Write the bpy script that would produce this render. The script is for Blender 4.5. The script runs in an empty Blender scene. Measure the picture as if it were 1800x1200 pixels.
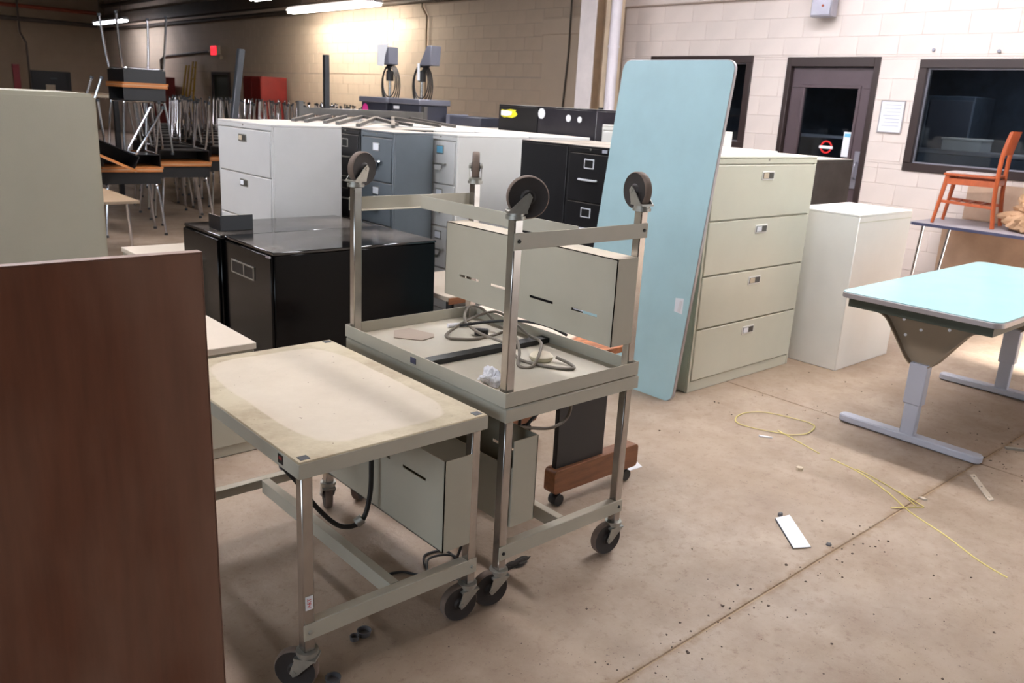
import bpy, bmesh, math, random
from mathutils import Vector, Matrix
random.seed(7)
S = bpy.context.scene
COL = S.collection
PI = math.pi

# ------------------------------------------------------------------ camera
HEAD, PITCH, ROLL, CAMZ = .735, .278, .054, 1.543
sa, ca = math.sin(HEAD), math.cos(HEAD)
def room(x, y, z): return Vector((ca*x+sa*y, -sa*x+ca*y, z))
fw = room(0, math.cos(PITCH), -math.sin(PITCH))
up0 = room(0, math.sin(PITCH), math.cos(PITCH))
rt0 = room(1, 0, 0)
rt = rt0*math.cos(ROLL)+up0*math.sin(ROLL)
up = -rt0*math.sin(ROLL)+up0*math.cos(ROLL)
cd = bpy.data.cameras.new('camera')
cam = bpy.data.objects.new('camera', cd); COL.objects.link(cam)
m = Matrix((rt, up, -fw)).transposed().to_4x4(); m.translation = (0, 0, CAMZ)
cam.matrix_world = m
cd.sensor_width = 22.222; cd.lens = 18.0; cd.clip_start = .05; cd.clip_end = 200
cd.dof.use_dof = True; cd.dof.focus_distance = 2.35; cd.dof.aperture_fstop = 4.0
S.camera = cam

# ------------------------------------------------------------------ light and exposure
S.view_settings.view_transform = 'Standard'; S.view_settings.look = 'None'
S.view_settings.gamma = 1; S.view_settings.use_curve_mapping = False
S.view_settings.exposure = 0.0
W = bpy.data.worlds.new('sky'); S.world = W; W.use_nodes = True
bg = W.node_tree.nodes['Background']; bg.inputs[0].default_value = (.80, .90, 1, 1); bg.inputs[1].default_value = 3.0

def area(name, loc, target, sx, sy, power, col):
    l = bpy.data.lights.new(name, 'AREA'); l.shape = 'RECTANGLE'; l.size = sx; l.size_y = sy
    l.energy = power; l.color = col
    o = bpy.data.objects.new(name, l); COL.objects.link(o); o.location = loc
    d = Vector(target)-Vector(loc)
    o.rotation_euler = d.to_track_quat('-Z', 'Y').to_euler()
    return o
def sun(name, direction, strength, angle, col):
    l = bpy.data.lights.new(name, 'SUN'); l.energy = strength; l.angle = angle; l.color = col
    o = bpy.data.objects.new(name, l); COL.objects.link(o)
    o.rotation_euler = Vector(direction).to_track_quat('-Z', 'Y').to_euler(); o.location = (6.7, -8, 5)
sun('sun', (.02, 1, -.46), 40.0, math.radians(2.5), (1, .97, .92))
# daylight of the open loading door in the right wall
area('loading_door_daylight', (7.05, -4.8, 1.7), (7.05, 0, 1.5), 2.1, 3.0, 70, (.90, .95, 1))
# window band in the wall behind the camera
area('rear_window_daylight', (-4.9, 1.0, 2.3), (3, 1.4, 1.6), 6.0, 1.9, 120, (.76, .87, 1))

# ------------------------------------------------------------------ helpers
def lin(c):
    f = lambda u: u/12.92 if u <= .04045 else ((u+.055)/1.055)**2.4
    return tuple(f(v/255) for v in c)
MATS = {}
def M(name, col, rough=.5, metal=0., var=.05, vs=6., dust=0., dcol=(196, 178, 158), dscale=3., bump=0., bs=80., spec=.5, grain=None, rv=.0):
    m = bpy.data.materials.new(name); m.use_nodes = True; MATS[name] = m
    nt = m.node_tree; N = nt.nodes; L = nt.links
    b = N['Principled BSDF']
    b.inputs['Metallic'].default_value = metal
    b.inputs['Specular IOR Level'].default_value = spec
    tc = N.new('ShaderNodeTexCoord')
    src = tc.outputs['Object']
    if grain:
        mp = N.new('ShaderNodeMapping'); mp.inputs['Scale'].default_value = grain; L.new(src, mp.inputs[0]); src = mp.outputs[0]
    nz = N.new('ShaderNodeTexNoise'); nz.inputs['Scale'].default_value = vs; nz.inputs['Detail'].default_value = 6; nz.inputs['Roughness'].default_value = .6
    L.new(src, nz.inputs['Vector'])
    r = N.new('ShaderNodeMapRange'); r.inputs[1].default_value = .3; r.inputs[2].default_value = .7
    r.inputs[3].default_value = 1-var; r.inputs[4].default_value = 1+var; L.new(nz.outputs[0], r.inputs[0])
    mul = N.new('ShaderNodeVectorMath'); mul.operation = 'SCALE'; mul.inputs[0].default_value = lin(col); L.new(r.outputs[0], mul.inputs['Scale'])
    out = mul.outputs[0]; rough_out = None
    if dust > 0:
        g = N.new('ShaderNodeNewGeometry'); sp = N.new('ShaderNodeSeparateXYZ'); L.new(g.outputs['Normal'], sp.inputs[0])
        a = N.new('ShaderNodeMapRange'); a.inputs[1].default_value = .6; a.inputs[2].default_value = .95; L.new(sp.outputs[2], a.inputs[0])
        n2 = N.new('ShaderNodeTexNoise'); n2.inputs['Scale'].default_value = dscale; n2.inputs['Detail'].default_value = 5; L.new(tc.outputs['Object'], n2.inputs['Vector'])
        r2 = N.new('ShaderNodeMapRange'); r2.inputs[1].default_value = .35; r2.inputs[2].default_value = .65
        r2.inputs[3].default_value = max(0, dust-.25); r2.inputs[4].default_value = min(1, dust+.2); L.new(n2.outputs[0], r2.inputs[0])
        mm = N.new('ShaderNodeMath'); mm.operation = 'MULTIPLY'; L.new(a.outputs[0], mm.inputs[0]); L.new(r2.outputs[0], mm.inputs[1])
        mx = N.new('ShaderNodeMix'); mx.data_type = 'RGBA'; L.new(mm.outputs[0], mx.inputs[0]); L.new(out, mx.inputs[6]); mx.inputs[7].default_value = (*lin(dcol), 1)
        out = mx.outputs[2]
        rr = N.new('ShaderNodeMapRange'); rr.inputs[3].default_value = rough; rr.inputs[4].default_value = .85; L.new(mm.outputs[0], rr.inputs[0]); rough_out = rr.outputs[0]
    L.new(out, b.inputs['Base Color'])
    if rough_out: L.new(rough_out, b.inputs['Roughness'])
    else: b.inputs['Roughness'].default_value = rough
    if bump > 0:
        n3 = N.new('ShaderNodeTexNoise'); n3.inputs['Scale'].default_value = bs; n3.inputs['Detail'].default_value = 3; L.new(tc.outputs['Object'], n3.inputs['Vector'])
        bp = N.new('ShaderNodeBump'); bp.inputs['Strength'].default_value = bump; bp.inputs['Distance'].default_value = .01; L.new(n3.outputs[0], bp.inputs['Height']); L.new(bp.outputs[0], b.inputs['Normal'])
    return m
def EM(name, col, st):
    m = bpy.data.materials.new(name); m.use_nodes = True; MATS[name] = m
    b = m.node_tree.nodes['Principled BSDF']; b.inputs['Base Color'].default_value = (*lin(col), 1)
    b.inputs['Emission Color'].default_value = (*lin(col), 1); b.inputs['Emission Strength'].default_value = st
    return m
def GLASS(name, tint=(.75, .8, .82)):
    m = bpy.data.materials.new(name); m.use_nodes = True; MATS[name] = m
    nt = m.node_tree; N = nt.nodes; L = nt.links; N.remove(N['Principled BSDF'])
    t = N.new('ShaderNodeBsdfTransparent'); t.inputs[0].default_value = (*tint, 1)
    g = N.new('ShaderNodeBsdfGlossy'); g.inputs['Roughness'].default_value = .03
    f = N.new('ShaderNodeFresnel'); f.inputs[0].default_value = 1.5
    x = N.new('ShaderNodeMixShader'); L.new(f.outputs[0], x.inputs[0]); L.new(t.outputs[0], x.inputs[1]); L.new(g.outputs[0], x.inputs[2])
    L.new(x.outputs[0], N['Material Output'].inputs[0])
    return m

class MB:
    def __init__(s): s.v = []; s.f = []; s.mi = []; s.cur = 0
    def add(s, v, f):
        o = len(s.v); s.v += [tuple(p) for p in v]
        s.f += [tuple(i+o for i in q) for q in f]; s.mi += [s.cur]*len(f); return s
    def mat(s, i): s.cur = i; return s
    def box(s, x0, x1, y0, y1, z0, z1):
        v = [(x, y, z) for z in (z0, z1) for y in (y0, y1) for x in (x0, x1)]
        return s.add(v, [(0, 2, 3, 1), (4, 5, 7, 6), (0, 1, 5, 4), (2, 6, 7, 3), (0, 4, 6, 2), (1, 3, 7, 5)])
    def bar(s, p0, p1, w, h, upv=(0, 0, 1)):
        p0 = Vector(p0); p1 = Vector(p1); d = (p1-p0).normalized(); u = Vector(upv)
        if abs(d.dot(u)) > .98: u = Vector((1, 0, 0))
        a = d.cross(u).normalized(); b = a.cross(d)
        v = []
        for p in (p0, p1):
            for i, j in ((-1, -1), (1, -1), (1, 1), (-1, 1)): v.append(p+a*(w/2*i)+b*(h/2*j))
        return s.add(v, [(3, 2, 1, 0), (4, 5, 6, 7), (0, 1, 5, 4), (1, 2, 6, 5), (2, 3, 7, 6), (3, 0, 4, 7)])
    def cyl(s, p0, p1, r, n=12, r2=None):
        return s.tube([p0, p1], r, n, radii=[r, r if r2 is None else r2])
    def tube(s, pts, r, n=8, closed=False, radii=None):
        P = [Vector(p) for p in pts]; k = len(P); rings = []
        t0 = (P[1]-P[0]).normalized(); u = Vector((0, 0, 1)) if abs(t0.z) < .9 else Vector((1, 0, 0))
        a = t0.cross(u).normalized()
        o = len(s.v)
        for i in range(k):
            if closed: t = (P[(i+1) % k]-P[i-1]).normalized()
            elif i == 0: t = (P[1]-P[0]).normalized()
            elif i == k-1: t = (P[-1]-P[-2]).normalized()
            else: t = ((P[i+1]-P[i]).normalized()+(P[i]-P[i-1]).normalized()).normalized()
            a = (a-t*a.dot(t)).normalized(); b = t.cross(a); rr = radii[i] if radii else r
            for j in range(n):
                an = 2*PI*j/n; s.v.append(tuple(P[i]+a*(rr*math.cos(an))+b*(rr*math.sin(an))))
        F = []
        for i in range(k if closed else k-1):
            i2 = (i+1) % k
            for j in range(n): F.append((o+i*n+j, o+i*n+(j+1) % n, o+i2*n+(j+1) % n, o+i2*n+j))
        if not closed: F += [tuple(o+j for j in reversed(range(n))), tuple(o+(k-1)*n+j for j in range(n))]
        s.f += F; s.mi += [s.cur]*len(F); return s
    def prism(s, poly, fn, t0, t1):
        # poly of 2d points, fn(a,b,t) -> 3d
        n = len(poly); v = [fn(a, b, t0) for a, b in poly]+[fn(a, b, t1) for a, b in poly]
        f = [tuple(reversed(range(n))), tuple(range(n, 2*n))]+[(i, (i+1) % n, n+(i+1) % n, n+i) for i in range(n)]
        return s.add(v, f)
    def lathe(s, prof, c, axis='z', n=24, caps=True):
        o = []; k = len(prof); c = Vector(c)
        for r, h in prof:
            for j in range(n):
                an = 2*PI*j/n; q = (r*math.cos(an), r*math.sin(an))
                o.append(c+(Vector((q[0], q[1], h)) if axis == 'z' else Vector((q[0], h, q[1])) if axis == 'y' else Vector((h, q[0], q[1]))))
        f = [(i*n+j, i*n+(j+1) % n, (i+1)*n+(j+1) % n, (i+1)*n+j) for i in range(k-1) for j in range(n)]
        if caps: f += [tuple(reversed(range(n))), tuple((k-1)*n+j for j in range(n))]
        return s.add(o, f)
    def mesh(s, name, mats, bevel=0., smooth=True, seg=1):
        me = bpy.data.meshes.new(name); me.from_pydata(s.v, [], s.f)
        for mt in (mats if isinstance(mats, (list, tuple)) else [mats]): me.materials.append(MATS[mt])
        me.polygons.foreach_set('material_index', s.mi)
        bm = bmesh.new(); bm.from_mesh(me)
        bmesh.ops.recalc_face_normals(bm, faces=bm.faces)
        if bevel:
            es = [e for e in bm.edges if len(e.link_faces) == 2 and e.calc_face_angle() > .6]
            bmesh.ops.bevel(bm, geom=es, offset=bevel, segments=seg, affect='EDGES', clamp_overlap=True)
        bm.to_mesh(me); bm.free()
        if smooth: me.shade_smooth(); me.set_sharp_from_angle(angle=math.radians(38))
        return me
    def build(s, name, mats, parent=None, bevel=0., smooth=True, seg=1, loc=None, rot=None):
        return link(name, s.mesh(name, mats, bevel, smooth, seg), parent, loc, rot)
def link(name, me, parent=None, loc=None, rot=None):
    o = bpy.data.objects.new(name, me); COL.objects.link(o)
    if parent: o.parent = parent
    if loc: o.location = loc
    if rot: o.rotation_euler = rot
    return o
def tag(o, label, cat, group=None):
    o['label'] = label; o['category'] = cat
    if group: o['group'] = group
    return o
def thing(name, label, cat, loc=(0, 0, 0), rz=0., group=None, rot=None):
    o = bpy.data.objects.new(name, None); COL.objects.link(o); o.location = loc
    o.rotation_euler = rot if rot else (0, 0, rz); o.empty_display_size = .1
    return tag(o, label, cat, group)
def struct(o): o['kind'] = 'structure'; return o
def spline(pts, n=8, closed=False):
    P = [Vector(p) for p in pts]; k = len(P); out = []
    for i in range(k if closed else k-1):
        g = lambda j: P[j % k] if closed else P[max(0, min(k-1, j))]
        a, b, c, d = g(i-1), g(i), g(i+1), g(i+2)
        for q in range(n):
            t = q/n
            out.append(.5*((2*b)+(c-a)*t+(2*a-5*b+4*c-d)*t*t+(-a+3*b-3*c+d)*t**3))
    if not closed: out.append(P[-1])
    return out
def rrect(x0, x1, y0, y1, r, n=5):
    o = []
    for cx, cy, a0 in ((x1-r, y1-r, 0), (x0+r, y1-r, PI/2), (x0+r, y0+r, PI), (x1-r, y0+r, 1.5*PI)):
        for i in range(n+1): a = a0+PI/2*i/n; o.append((cx+r*math.cos(a), cy+r*math.sin(a)))
    return o
def text(name, s, size, mt, parent, loc, rot, ext=.0006):
    c = bpy.data.curves.new(name, 'FONT'); c.body = s; c.size = size; c.align_x = 'CENTER'; c.align_y = 'CENTER'; c.extrude = ext
    c.materials.append(MATS[mt])
    tmp = bpy.data.objects.new(name, c); COL.objects.link(tmp)
    bpy.context.view_layer.update()
    me = bpy.data.meshes.new_from_object(tmp.evaluated_get(bpy.context.evaluated_depsgraph_get()))
    bpy.data.objects.remove(tmp); bpy.data.curves.remove(c); me.name = name
    return link(name, me, parent, loc, rot)

# ------------------------------------------------------------------ materials
M('cart_beige', (180, 175, 160), .42, var=.04, dust=.35, dcol=(205, 190, 168))
M('trough_beige', (174, 169, 153), .45, var=.03, dust=.5, dcol=(208, 190, 168))
M('chrome_leg', (176, 171, 166), .24, .95, var=.14, vs=14)
M('chrome', (205, 205, 210), .16, 1, var=.05)
M('galvanized', (170, 168, 160), .42, .75, var=.15, vs=25)
M('rubber', (44, 38, 36), .6, var=.2, vs=20)
M('tread', (112, 96, 86), .8, var=.15, vs=30)
M('dark', (20, 19, 19), .5)
M('black_paint', (6, 6, 7), .16, var=.1, dust=.2, dcol=(150, 138, 126), dscale=2.2, spec=.18)
M('black_top', (10, 9, 11), .07, var=.1, dust=.1, dcol=(170, 156, 144), dscale=1.6, spec=1.0)
M('black_matte', (19, 18, 21), .4, var=.15, dust=.55, dcol=(210, 196, 180))
M('black_dented', (40, 38, 44), .26, var=.2, vs=4, dust=.7, dcol=(225, 215, 200), bump=.6, bs=5)
M('black_dusty', (42, 40, 39), .5, var=.5, vs=7, dust=.8, dcol=(225, 215, 200))
M('lateral_grey', (200, 199, 198), .42, var=.02, dust=.8, dcol=(212, 196, 178))
M('lateral_green', (205, 203, 186), .32, var=.02, dust=.75, dcol=(226, 216, 200))
M('cabinet_white', (232, 230, 224), .3, var=.02, dust=.75, dcol=(238, 232, 222))
M('file_grey', (98, 106, 112), .42, var=.06, dust=.8, dcol=(214, 198, 182))
M('file_white', (210, 209, 206), .4, var=.02, dust=.8, dcol=(214, 200, 186))
M('pale_top', (196, 184, 168), .7, var=.05, dust=.9, dcol=(202, 187, 170))
M('label_white', (236, 238, 244), .5, var=.02)
M('label_blue', (120, 190, 222), .4, var=.03)
M('label_tan', (200, 184, 160), .6, var=.12, vs=30)
M('label_red', (140, 30, 34), .5)
M('yellow_mark', (222, 214, 40), .5, var=.1)
M('pull_recess', (70, 68, 64), .5, var=.4, vs=25)
M('brown_laminate', (104, 62, 44), .36, var=.16, vs=5, grain=(9, 9, .8), dust=.6, dcol=(190, 170, 160))
M('cabinet_sage', (176, 171, 153), .5, var=.03, bump=.05, bs=300)
M('wood', (126, 78, 46), .45, var=.25, vs=4, grain=(2, 14, 14))
M('wood_chair', (172, 84, 46), .38, var=.14, vs=5, grain=(10, 10, 2))
M('seat_pad', (196, 182, 178), .7, var=.05)
M('teal', (172, 214, 217), .22, var=.03, vs=5)
M('teal_board', (178, 212, 219), .4, var=.06, vs=3)
M('trim_grey', (176, 170, 172), .35, .4, var=.05)
M('apron_green', (58, 64, 54), .5, var=.1)
M('leg_taupe', (136, 120, 100), .5, var=.05)
M('leg_lilac', (184, 186, 198), .4, var=.03)
M('table_grey', (150, 144, 150), .5, var=.06, dust=.4, dcol=(190, 180, 180))
M('table_edge', (66, 68, 92), .4)
M('plywood', (190, 160, 136), .65, var=.12, vs=5)
M('kraft', (188, 150, 116), .75, var=.1, vs=6)
M('paper', (226, 224, 228), .7, var=.05)
M('paper_tan', (176, 158, 142), .8, var=.06)
M('wall_paint', (224, 211, 203), .65, var=.06, vs=1.4, bump=.12, bs=120)
M('mortar', (196, 178, 162), .8, var=.12, vs=3)
M('mortar_light', (214, 200, 192), .8, var=.08, vs=3)
M('rear_wall', (92, 80, 68), .8, var=.1, vs=2)
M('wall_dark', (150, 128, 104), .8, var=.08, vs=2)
M('far_block', (212, 192, 170), .7, var=.05, vs=1.2, bump=.1, bs=100)
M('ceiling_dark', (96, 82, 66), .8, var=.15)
M('pipe_dark', (74, 62, 52), .6, var=.2)
M('pipe_orange', (140, 62, 34), .6, var=.2)
M('pipe_white', (226, 218, 224), .5, var=.05)
M('column_white', (232, 222, 220), .5, var=.06, vs=7, bump=.15, bs=20)
M('column_tan', (212, 190, 164), .6, var=.1, vs=6)
M('frame_brown', (52, 40, 38), .4, var=.08)
M('door_brown', (84, 70, 74), .42, var=.06)
M('metal_plate', (160, 158, 168), .35, .6, var=.1)
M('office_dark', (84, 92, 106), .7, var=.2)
M('red_paint', (112, 20, 16), .45, var=.12)
M('red_sign', (206, 34, 36), .5)
M('ladder_yellow', (190, 150, 40), .5, var=.15)
M('steel_dark', (62, 64, 68), .42, .5, var=.15)
M('steel_bar', (100, 98, 96), .4, .6, var=.2, dust=.3)
M('desk_laminate', (176, 150, 122), .5, var=.06)
M('desk_edge', (176, 110, 56), .5, var=.1)
M('desk_black', (24, 24, 26), .42, var=.2)
M('projector_body', (48, 50, 62), .5, var=.1)
M('projector_grey', (96, 97, 108), .5, var=.06)
M('pink', (230, 60, 150), .5)
M('cord_grey', (112, 102, 90), .55, var=.1)
M('cord_black', (30, 28, 28), .5, var=.1)
M('puck', (206, 196, 168), .4, var=.05, dust=.3)
M('yellow_strap', (206, 190, 112), .5, var=.1)
M('grit', (84, 70, 60), .9, var=.4, vs=40)
M('tape_grey', (96, 94, 96), .6, var=.1)
M('dust_clump', (52, 46, 42), .95, var=.3, vs=40)
M('joint_dirt', (156, 132, 104), .95, var=.3, vs=5)
GLASS('glass', (.78, .83, .86))
EM('tube_light', (255, 246, 232), 48)
EM('tube_far', (245, 245, 255), 45)
EM('panel_dim', (225, 235, 255), 2)
EM('exit_red', (255, 30, 45), 2.2)

def floor_mat():
    m = bpy.data.materials.new('concrete'); m.use_nodes = True; MATS['concrete'] = m
    nt = m.node_tree; N = nt.nodes; L = nt.links; b = N['Principled BSDF']
    g = N.new('ShaderNodeNewGeometry')
    def noise(sc, det=6, ro=.6):
        n = N.new('ShaderNodeTexNoise'); n.inputs['Scale'].default_value = sc; n.inputs['Detail'].default_value = det; n.inputs['Roughness'].default_value = ro
        L.new(g.outputs['Position'], n.inputs['Vector']); return n.outputs[0]
    def ramp(src, a, b2, lo, hi):
        r = N.new('ShaderNodeMapRange'); r.inputs[1].default_value = a; r.inputs[2].default_value = b2; r.inputs[3].default_value = lo; r.inputs[4].default_value = hi
        L.new(src, r.inputs[0]); return r.outputs[0]
    def mix(f, c1, c2):
        x = N.new('ShaderNodeMix'); x.data_type = 'RGBA'
        L.new(f, x.inputs[0])
        for i, c in ((6, c1), (7, c2)):
            if isinstance(c, tuple): x.inputs[i].default_value = (*lin(c), 1)
            else: L.new(c, x.inputs[i])
        return x.outputs[2]
    c = mix(ramp(noise(.9), .35, .65, 0, 1), (154, 133, 113), (174, 155, 137))
    c = mix(ramp(noise(4, 9, .72), .42, .72, 0, .7), c, (134, 111, 92))
    c = mix(ramp(noise(24, 6, .78), .54, .70, 0, .7), c, (128, 104, 88))
    c = mix(ramp(noise(85, 3, .6), .65, .72, 0, .7), c, (84, 66, 56))
    c = mix(ramp(noise(1.7, 5, .65), .52, .72, 0, .5), c, (138, 114, 94))
    sp = N.new('ShaderNodeSeparateXYZ'); L.new(g.outputs['Position'], sp.inputs[0])
    def near(axis, at, w, k):
        a = N.new('ShaderNodeMath'); a.operation = 'SUBTRACT'; L.new(sp.outputs[axis], a.inputs[0]); a.inputs[1].default_value = at
        a2 = N.new('ShaderNodeMath'); a2.operation = 'ABSOLUTE'; L.new(a.outputs[0], a2.inputs[0])
        nn = N.new('ShaderNodeMath'); nn.operation = 'MULTIPLY_ADD'; L.new(noise(9, 6, .7), nn.inputs[0]); nn.inputs[1].default_value = w*5; L.new(a2.outputs[0], nn.inputs[2])
        return ramp(nn.outputs[0], w*2.3, w*3.6, k, 0)
    c = mix(near(1, 1.235, .022, .75), c, (126, 98, 68))
    c = mix(near(0, 4.18, .008, .7), c, (118, 96, 76))
    L.new(c, b.inputs['Base Color'])
    L.new(ramp(noise(3), .3, .7, .5, .75), b.inputs['Roughness'])
    bp = N.new('ShaderNodeBump'); bp.inputs['Strength'].default_value = .25; bp.inputs['Distance'].default_value = .006
    L.new(noise(60, 5), bp.inputs['Height']); L.new(bp.outputs[0], b.inputs['Normal'])
floor_mat()

def cart_top_mat():
    # cream top, a paler patch where something stood, dirt in a ring around it
    m = bpy.data.materials.new('cart_top'); m.use_nodes = True; MATS['cart_top'] = m
    nt = m.node_tree; N = nt.nodes; L = nt.links; b = N['Principled BSDF']; b.inputs['Roughness'].default_value = .6
    tc = N.new('ShaderNodeTexCoord'); sp = N.new('ShaderNodeSeparateXYZ'); L.new(tc.outputs['Object'], sp.inputs[0])
    n = N.new('ShaderNodeTexNoise'); n.inputs['Scale'].default_value = 7; n.inputs['Detail'].default_value = 6; L.new(tc.outputs['Object'], n.inputs['Vector'])
    def mth(op, a, b2):
        x = N.new('ShaderNodeMath'); x.operation = op
        for i, v in ((0, a), (1, b2)):
            if isinstance(v, (int, float)): x.inputs[i].default_value = v
            else: L.new(v, x.inputs[i])
        return x.outputs[0]
    def rng(s, a, b2, lo=0., hi=1.):
        r = N.new('ShaderNodeMapRange'); r.inputs[1].default_value = a; r.inputs[2].default_value = b2; r.inputs[3].default_value = lo; r.inputs[4].default_value = hi; L.new(s, r.inputs[0]); return r.outputs[0]
    dx = mth('POWER', mth('DIVIDE', mth('ABSOLUTE', mth('ADD', sp.outputs[0], -.012), 0), .232), 5)
    dy = mth('POWER', mth('DIVIDE', mth('ABSOLUTE', mth('ADD', sp.outputs[1], 0.0), 0), .405), 5)
    d = mth('ADD', mth('ADD', dx, dy), mth('MULTIPLY', mth('SUBTRACT', n.outputs[0], .5), .5))
    patch = rng(d, .9, 1.06, 1, 0)
    def mix(f, c1, c2):
        x = N.new('ShaderNodeMix'); x.data_type = 'RGBA'; L.new(f, x.inputs[0])
        for i, c in ((6, c1), (7, c2)):
            if isinstance(c, tuple): x.inputs[i].default_value = (*lin(c), 1)
            else: L.new(c, x.inputs[i])
        return x.outputs[2]
    n2 = N.new('ShaderNodeTexNoise'); n2.inputs['Scale'].default_value = 4; n2.inputs['Detail'].default_value = 8; n2.inputs['Roughness'].default_value = .7; L.new(tc.outputs['Object'], n2.inputs['Vector'])
    base = mix(rng(n2.outputs[0], .4, .65), (194, 180, 152), (160, 142, 114))
    clean = mix(rng(n2.outputs[0], .35, .7), (204, 190, 170), (192, 177, 156))
    c = mix(patch, base, clean)
    n3 = N.new('ShaderNodeTexNoise'); n3.inputs['Scale'].default_value = 55; L.new(tc.outputs['Object'], n3.inputs['Vector'])
    c = mix(rng(n3.outputs[0], .73, .76, 0, .7), c, (110, 88, 70))
    L.new(c, b.inputs['Base Color'])
cart_top_mat()

def laminate_mat():
    # reddish wood laminate with a film of pale dust rubbed thin in vertical smears
    m = MATS['brown_laminate']; nt = m.node_tree; N = nt.nodes; L = nt.links; b = N['Principled BSDF']
    tc = N.new('ShaderNodeTexCoord')
    def noise(sc, det):
        mp = N.new('ShaderNodeMapping'); mp.inputs['Scale'].default_value = sc; L.new(tc.outputs['Object'], mp.inputs[0])
        n = N.new('ShaderNodeTexNoise'); n.inputs['Scale'].default_value = 1; n.inputs['Detail'].default_value = det; L.new(mp.outputs[0], n.inputs['Vector']); return n.outputs[0]
    sp = N.new('ShaderNodeSeparateXYZ'); L.new(tc.outputs['Object'], sp.inputs[0])
    e = N.new('ShaderNodeMath'); e.operation = 'MULTIPLY_ADD'; L.new(sp.outputs[2], e.inputs[0]); e.inputs[1].default_value = .12; L.new(sp.outputs[0], e.inputs[2])
    r1 = N.new('ShaderNodeMapRange'); r1.inputs[1].default_value = .53; r1.inputs[2].default_value = .60; r1.inputs[4].default_value = .22; L.new(e.outputs[0], r1.inputs[0])
    r2 = N.new('ShaderNodeMapRange'); r2.inputs[1].default_value = .42; r2.inputs[2].default_value = .75; r2.inputs[4].default_value = .38; L.new(noise((5, 5, 1.6), 7), r2.inputs[0])
    a = N.new('ShaderNodeMath'); a.operation = 'ADD'; L.new(r1.outputs[0], a.inputs[0]); L.new(r2.outputs[0], a.inputs[1])
    x = N.new('ShaderNodeMix'); x.data_type = 'RGBA'; L.new(a.outputs[0], x.inputs[0]); L.new(b.inputs['Base Color'].links[0].from_socket, x.inputs[6]); x.inputs[7].default_value = (*lin((150, 118, 100)), 1)
    L.new(x.outputs[2], b.inputs['Base Color'])
laminate_mat()

def dusty_wood_mat():
    # wood laminate with a pale film of dust left on most of it
    m = bpy.data.materials.new('dusty_wood'); m.use_nodes = True; MATS['dusty_wood'] = m
    nt = m.node_tree; N = nt.nodes; L = nt.links; b = N['Principled BSDF']; b.inputs['Roughness'].default_value = .55
    tc = N.new('ShaderNodeTexCoord'); mp = N.new('ShaderNodeMapping'); mp.inputs['Scale'].default_value = (3, 22, 3); L.new(tc.outputs['Object'], mp.inputs[0])
    n = N.new('ShaderNodeTexNoise'); n.inputs['Scale'].default_value = 2.5; n.inputs['Detail'].default_value = 5; n.inputs['Distortion'].default_value = .6; L.new(mp.outputs[0], n.inputs['Vector'])
    cr = N.new('ShaderNodeValToRGB'); cr.color_ramp.elements[0].color = (*lin((112, 58, 26)), 1); cr.color_ramp.elements[1].color = (*lin((190, 116, 66)), 1)
    cr.color_ramp.elements[0].position = .35; cr.color_ramp.elements[1].position = .65; L.new(n.outputs[0], cr.inputs[0])
    sp = N.new('ShaderNodeSeparateXYZ'); L.new(tc.outputs['Object'], sp.inputs[0])
    a = N.new('ShaderNodeMath'); a.operation = 'MULTIPLY_ADD'; L.new(sp.outputs[0], a.inputs[0]); a.inputs[1].default_value = -.45; L.new(sp.outputs[1], a.inputs[2])
    r = N.new('ShaderNodeMapRange'); r.inputs[1].default_value = -.20; r.inputs[2].default_value = -.18; L.new(a.outputs[0], r.inputs[0])
    x = N.new('ShaderNodeMix'); x.data_type = 'RGBA'; L.new(r.outputs[0], x.inputs[0]); L.new(cr.outputs[0], x.inputs[6]); x.inputs[7].default_value = (*lin((222, 202, 184)), 1)
    L.new(x.outputs[2], b.inputs['Base Color'])
dusty_wood_mat()

# ------------------------------------------------------------------ the room
CEIL = 4.6
fl = struct(MB().box(-5.2, 11.6, -5.2, 31.2, -.25, -.0035).build('floor', 'joint_dirt', smooth=False))
xs = [-5.2, -1.8, 4.18, 11.6]; ys = [-5.2, -4.75, 1.235, 7.3, 13.3, 19.3, 25.3, 31.2]
for i in range(3):
    for j in range(len(ys)-1):
        g = .003
        MB().box(xs[i]+g, xs[i+1]-g, ys[j]+g, ys[j+1]-g, -.2, 0).build('slab', 'concrete', fl, bevel=.003)
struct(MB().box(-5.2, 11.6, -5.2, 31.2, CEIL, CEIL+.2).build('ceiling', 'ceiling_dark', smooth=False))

BW, BH, JT = .406, .1964, .0045
def split(y0, y1, holes):
    segs = [(y0, y1)]
    for a, b in holes:
        out = []
        for s0, s1 in segs:
            if b <= s0 or a >= s1: out.append((s0, s1)); continue
            if a > s0: out.append((s0, a))
            if b < s1: out.append((b, s1))
        segs = out
    return segs
def block_rects(y0, y1, z0, z1, openings):
    out = []; k = int(math.floor(z0/BH))
    while k*BH < z1-1e-4:
        a, b = max(k*BH, z0), min((k+1)*BH, z1)
        cuts = sorted({a, b, *[z for o in openings for z in (o[2], o[3]) if a < z < b]})
        for c0, c1 in zip(cuts[:-1], cuts[1:]):
            mid = (c0+c1)/2
            for s0, s1 in split(y0, y1, [(o[0], o[1]) for o in openings if o[2] < mid < o[3]]):
                off = 0 if k % 2 == 0 else BW/2
                q = math.floor((s0-off)/BW)
                while q*BW+off < s1-1e-4:
                    p0, p1 = max(s0, q*BW+off), min(s1, (q+1)*BW+off)
                    if p1-p0 > .03 and c1-c0 > .02: out.append((p0, p1, c0, c1))
                    q += 1
        k += 1
    return out
_bm = {}
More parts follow.
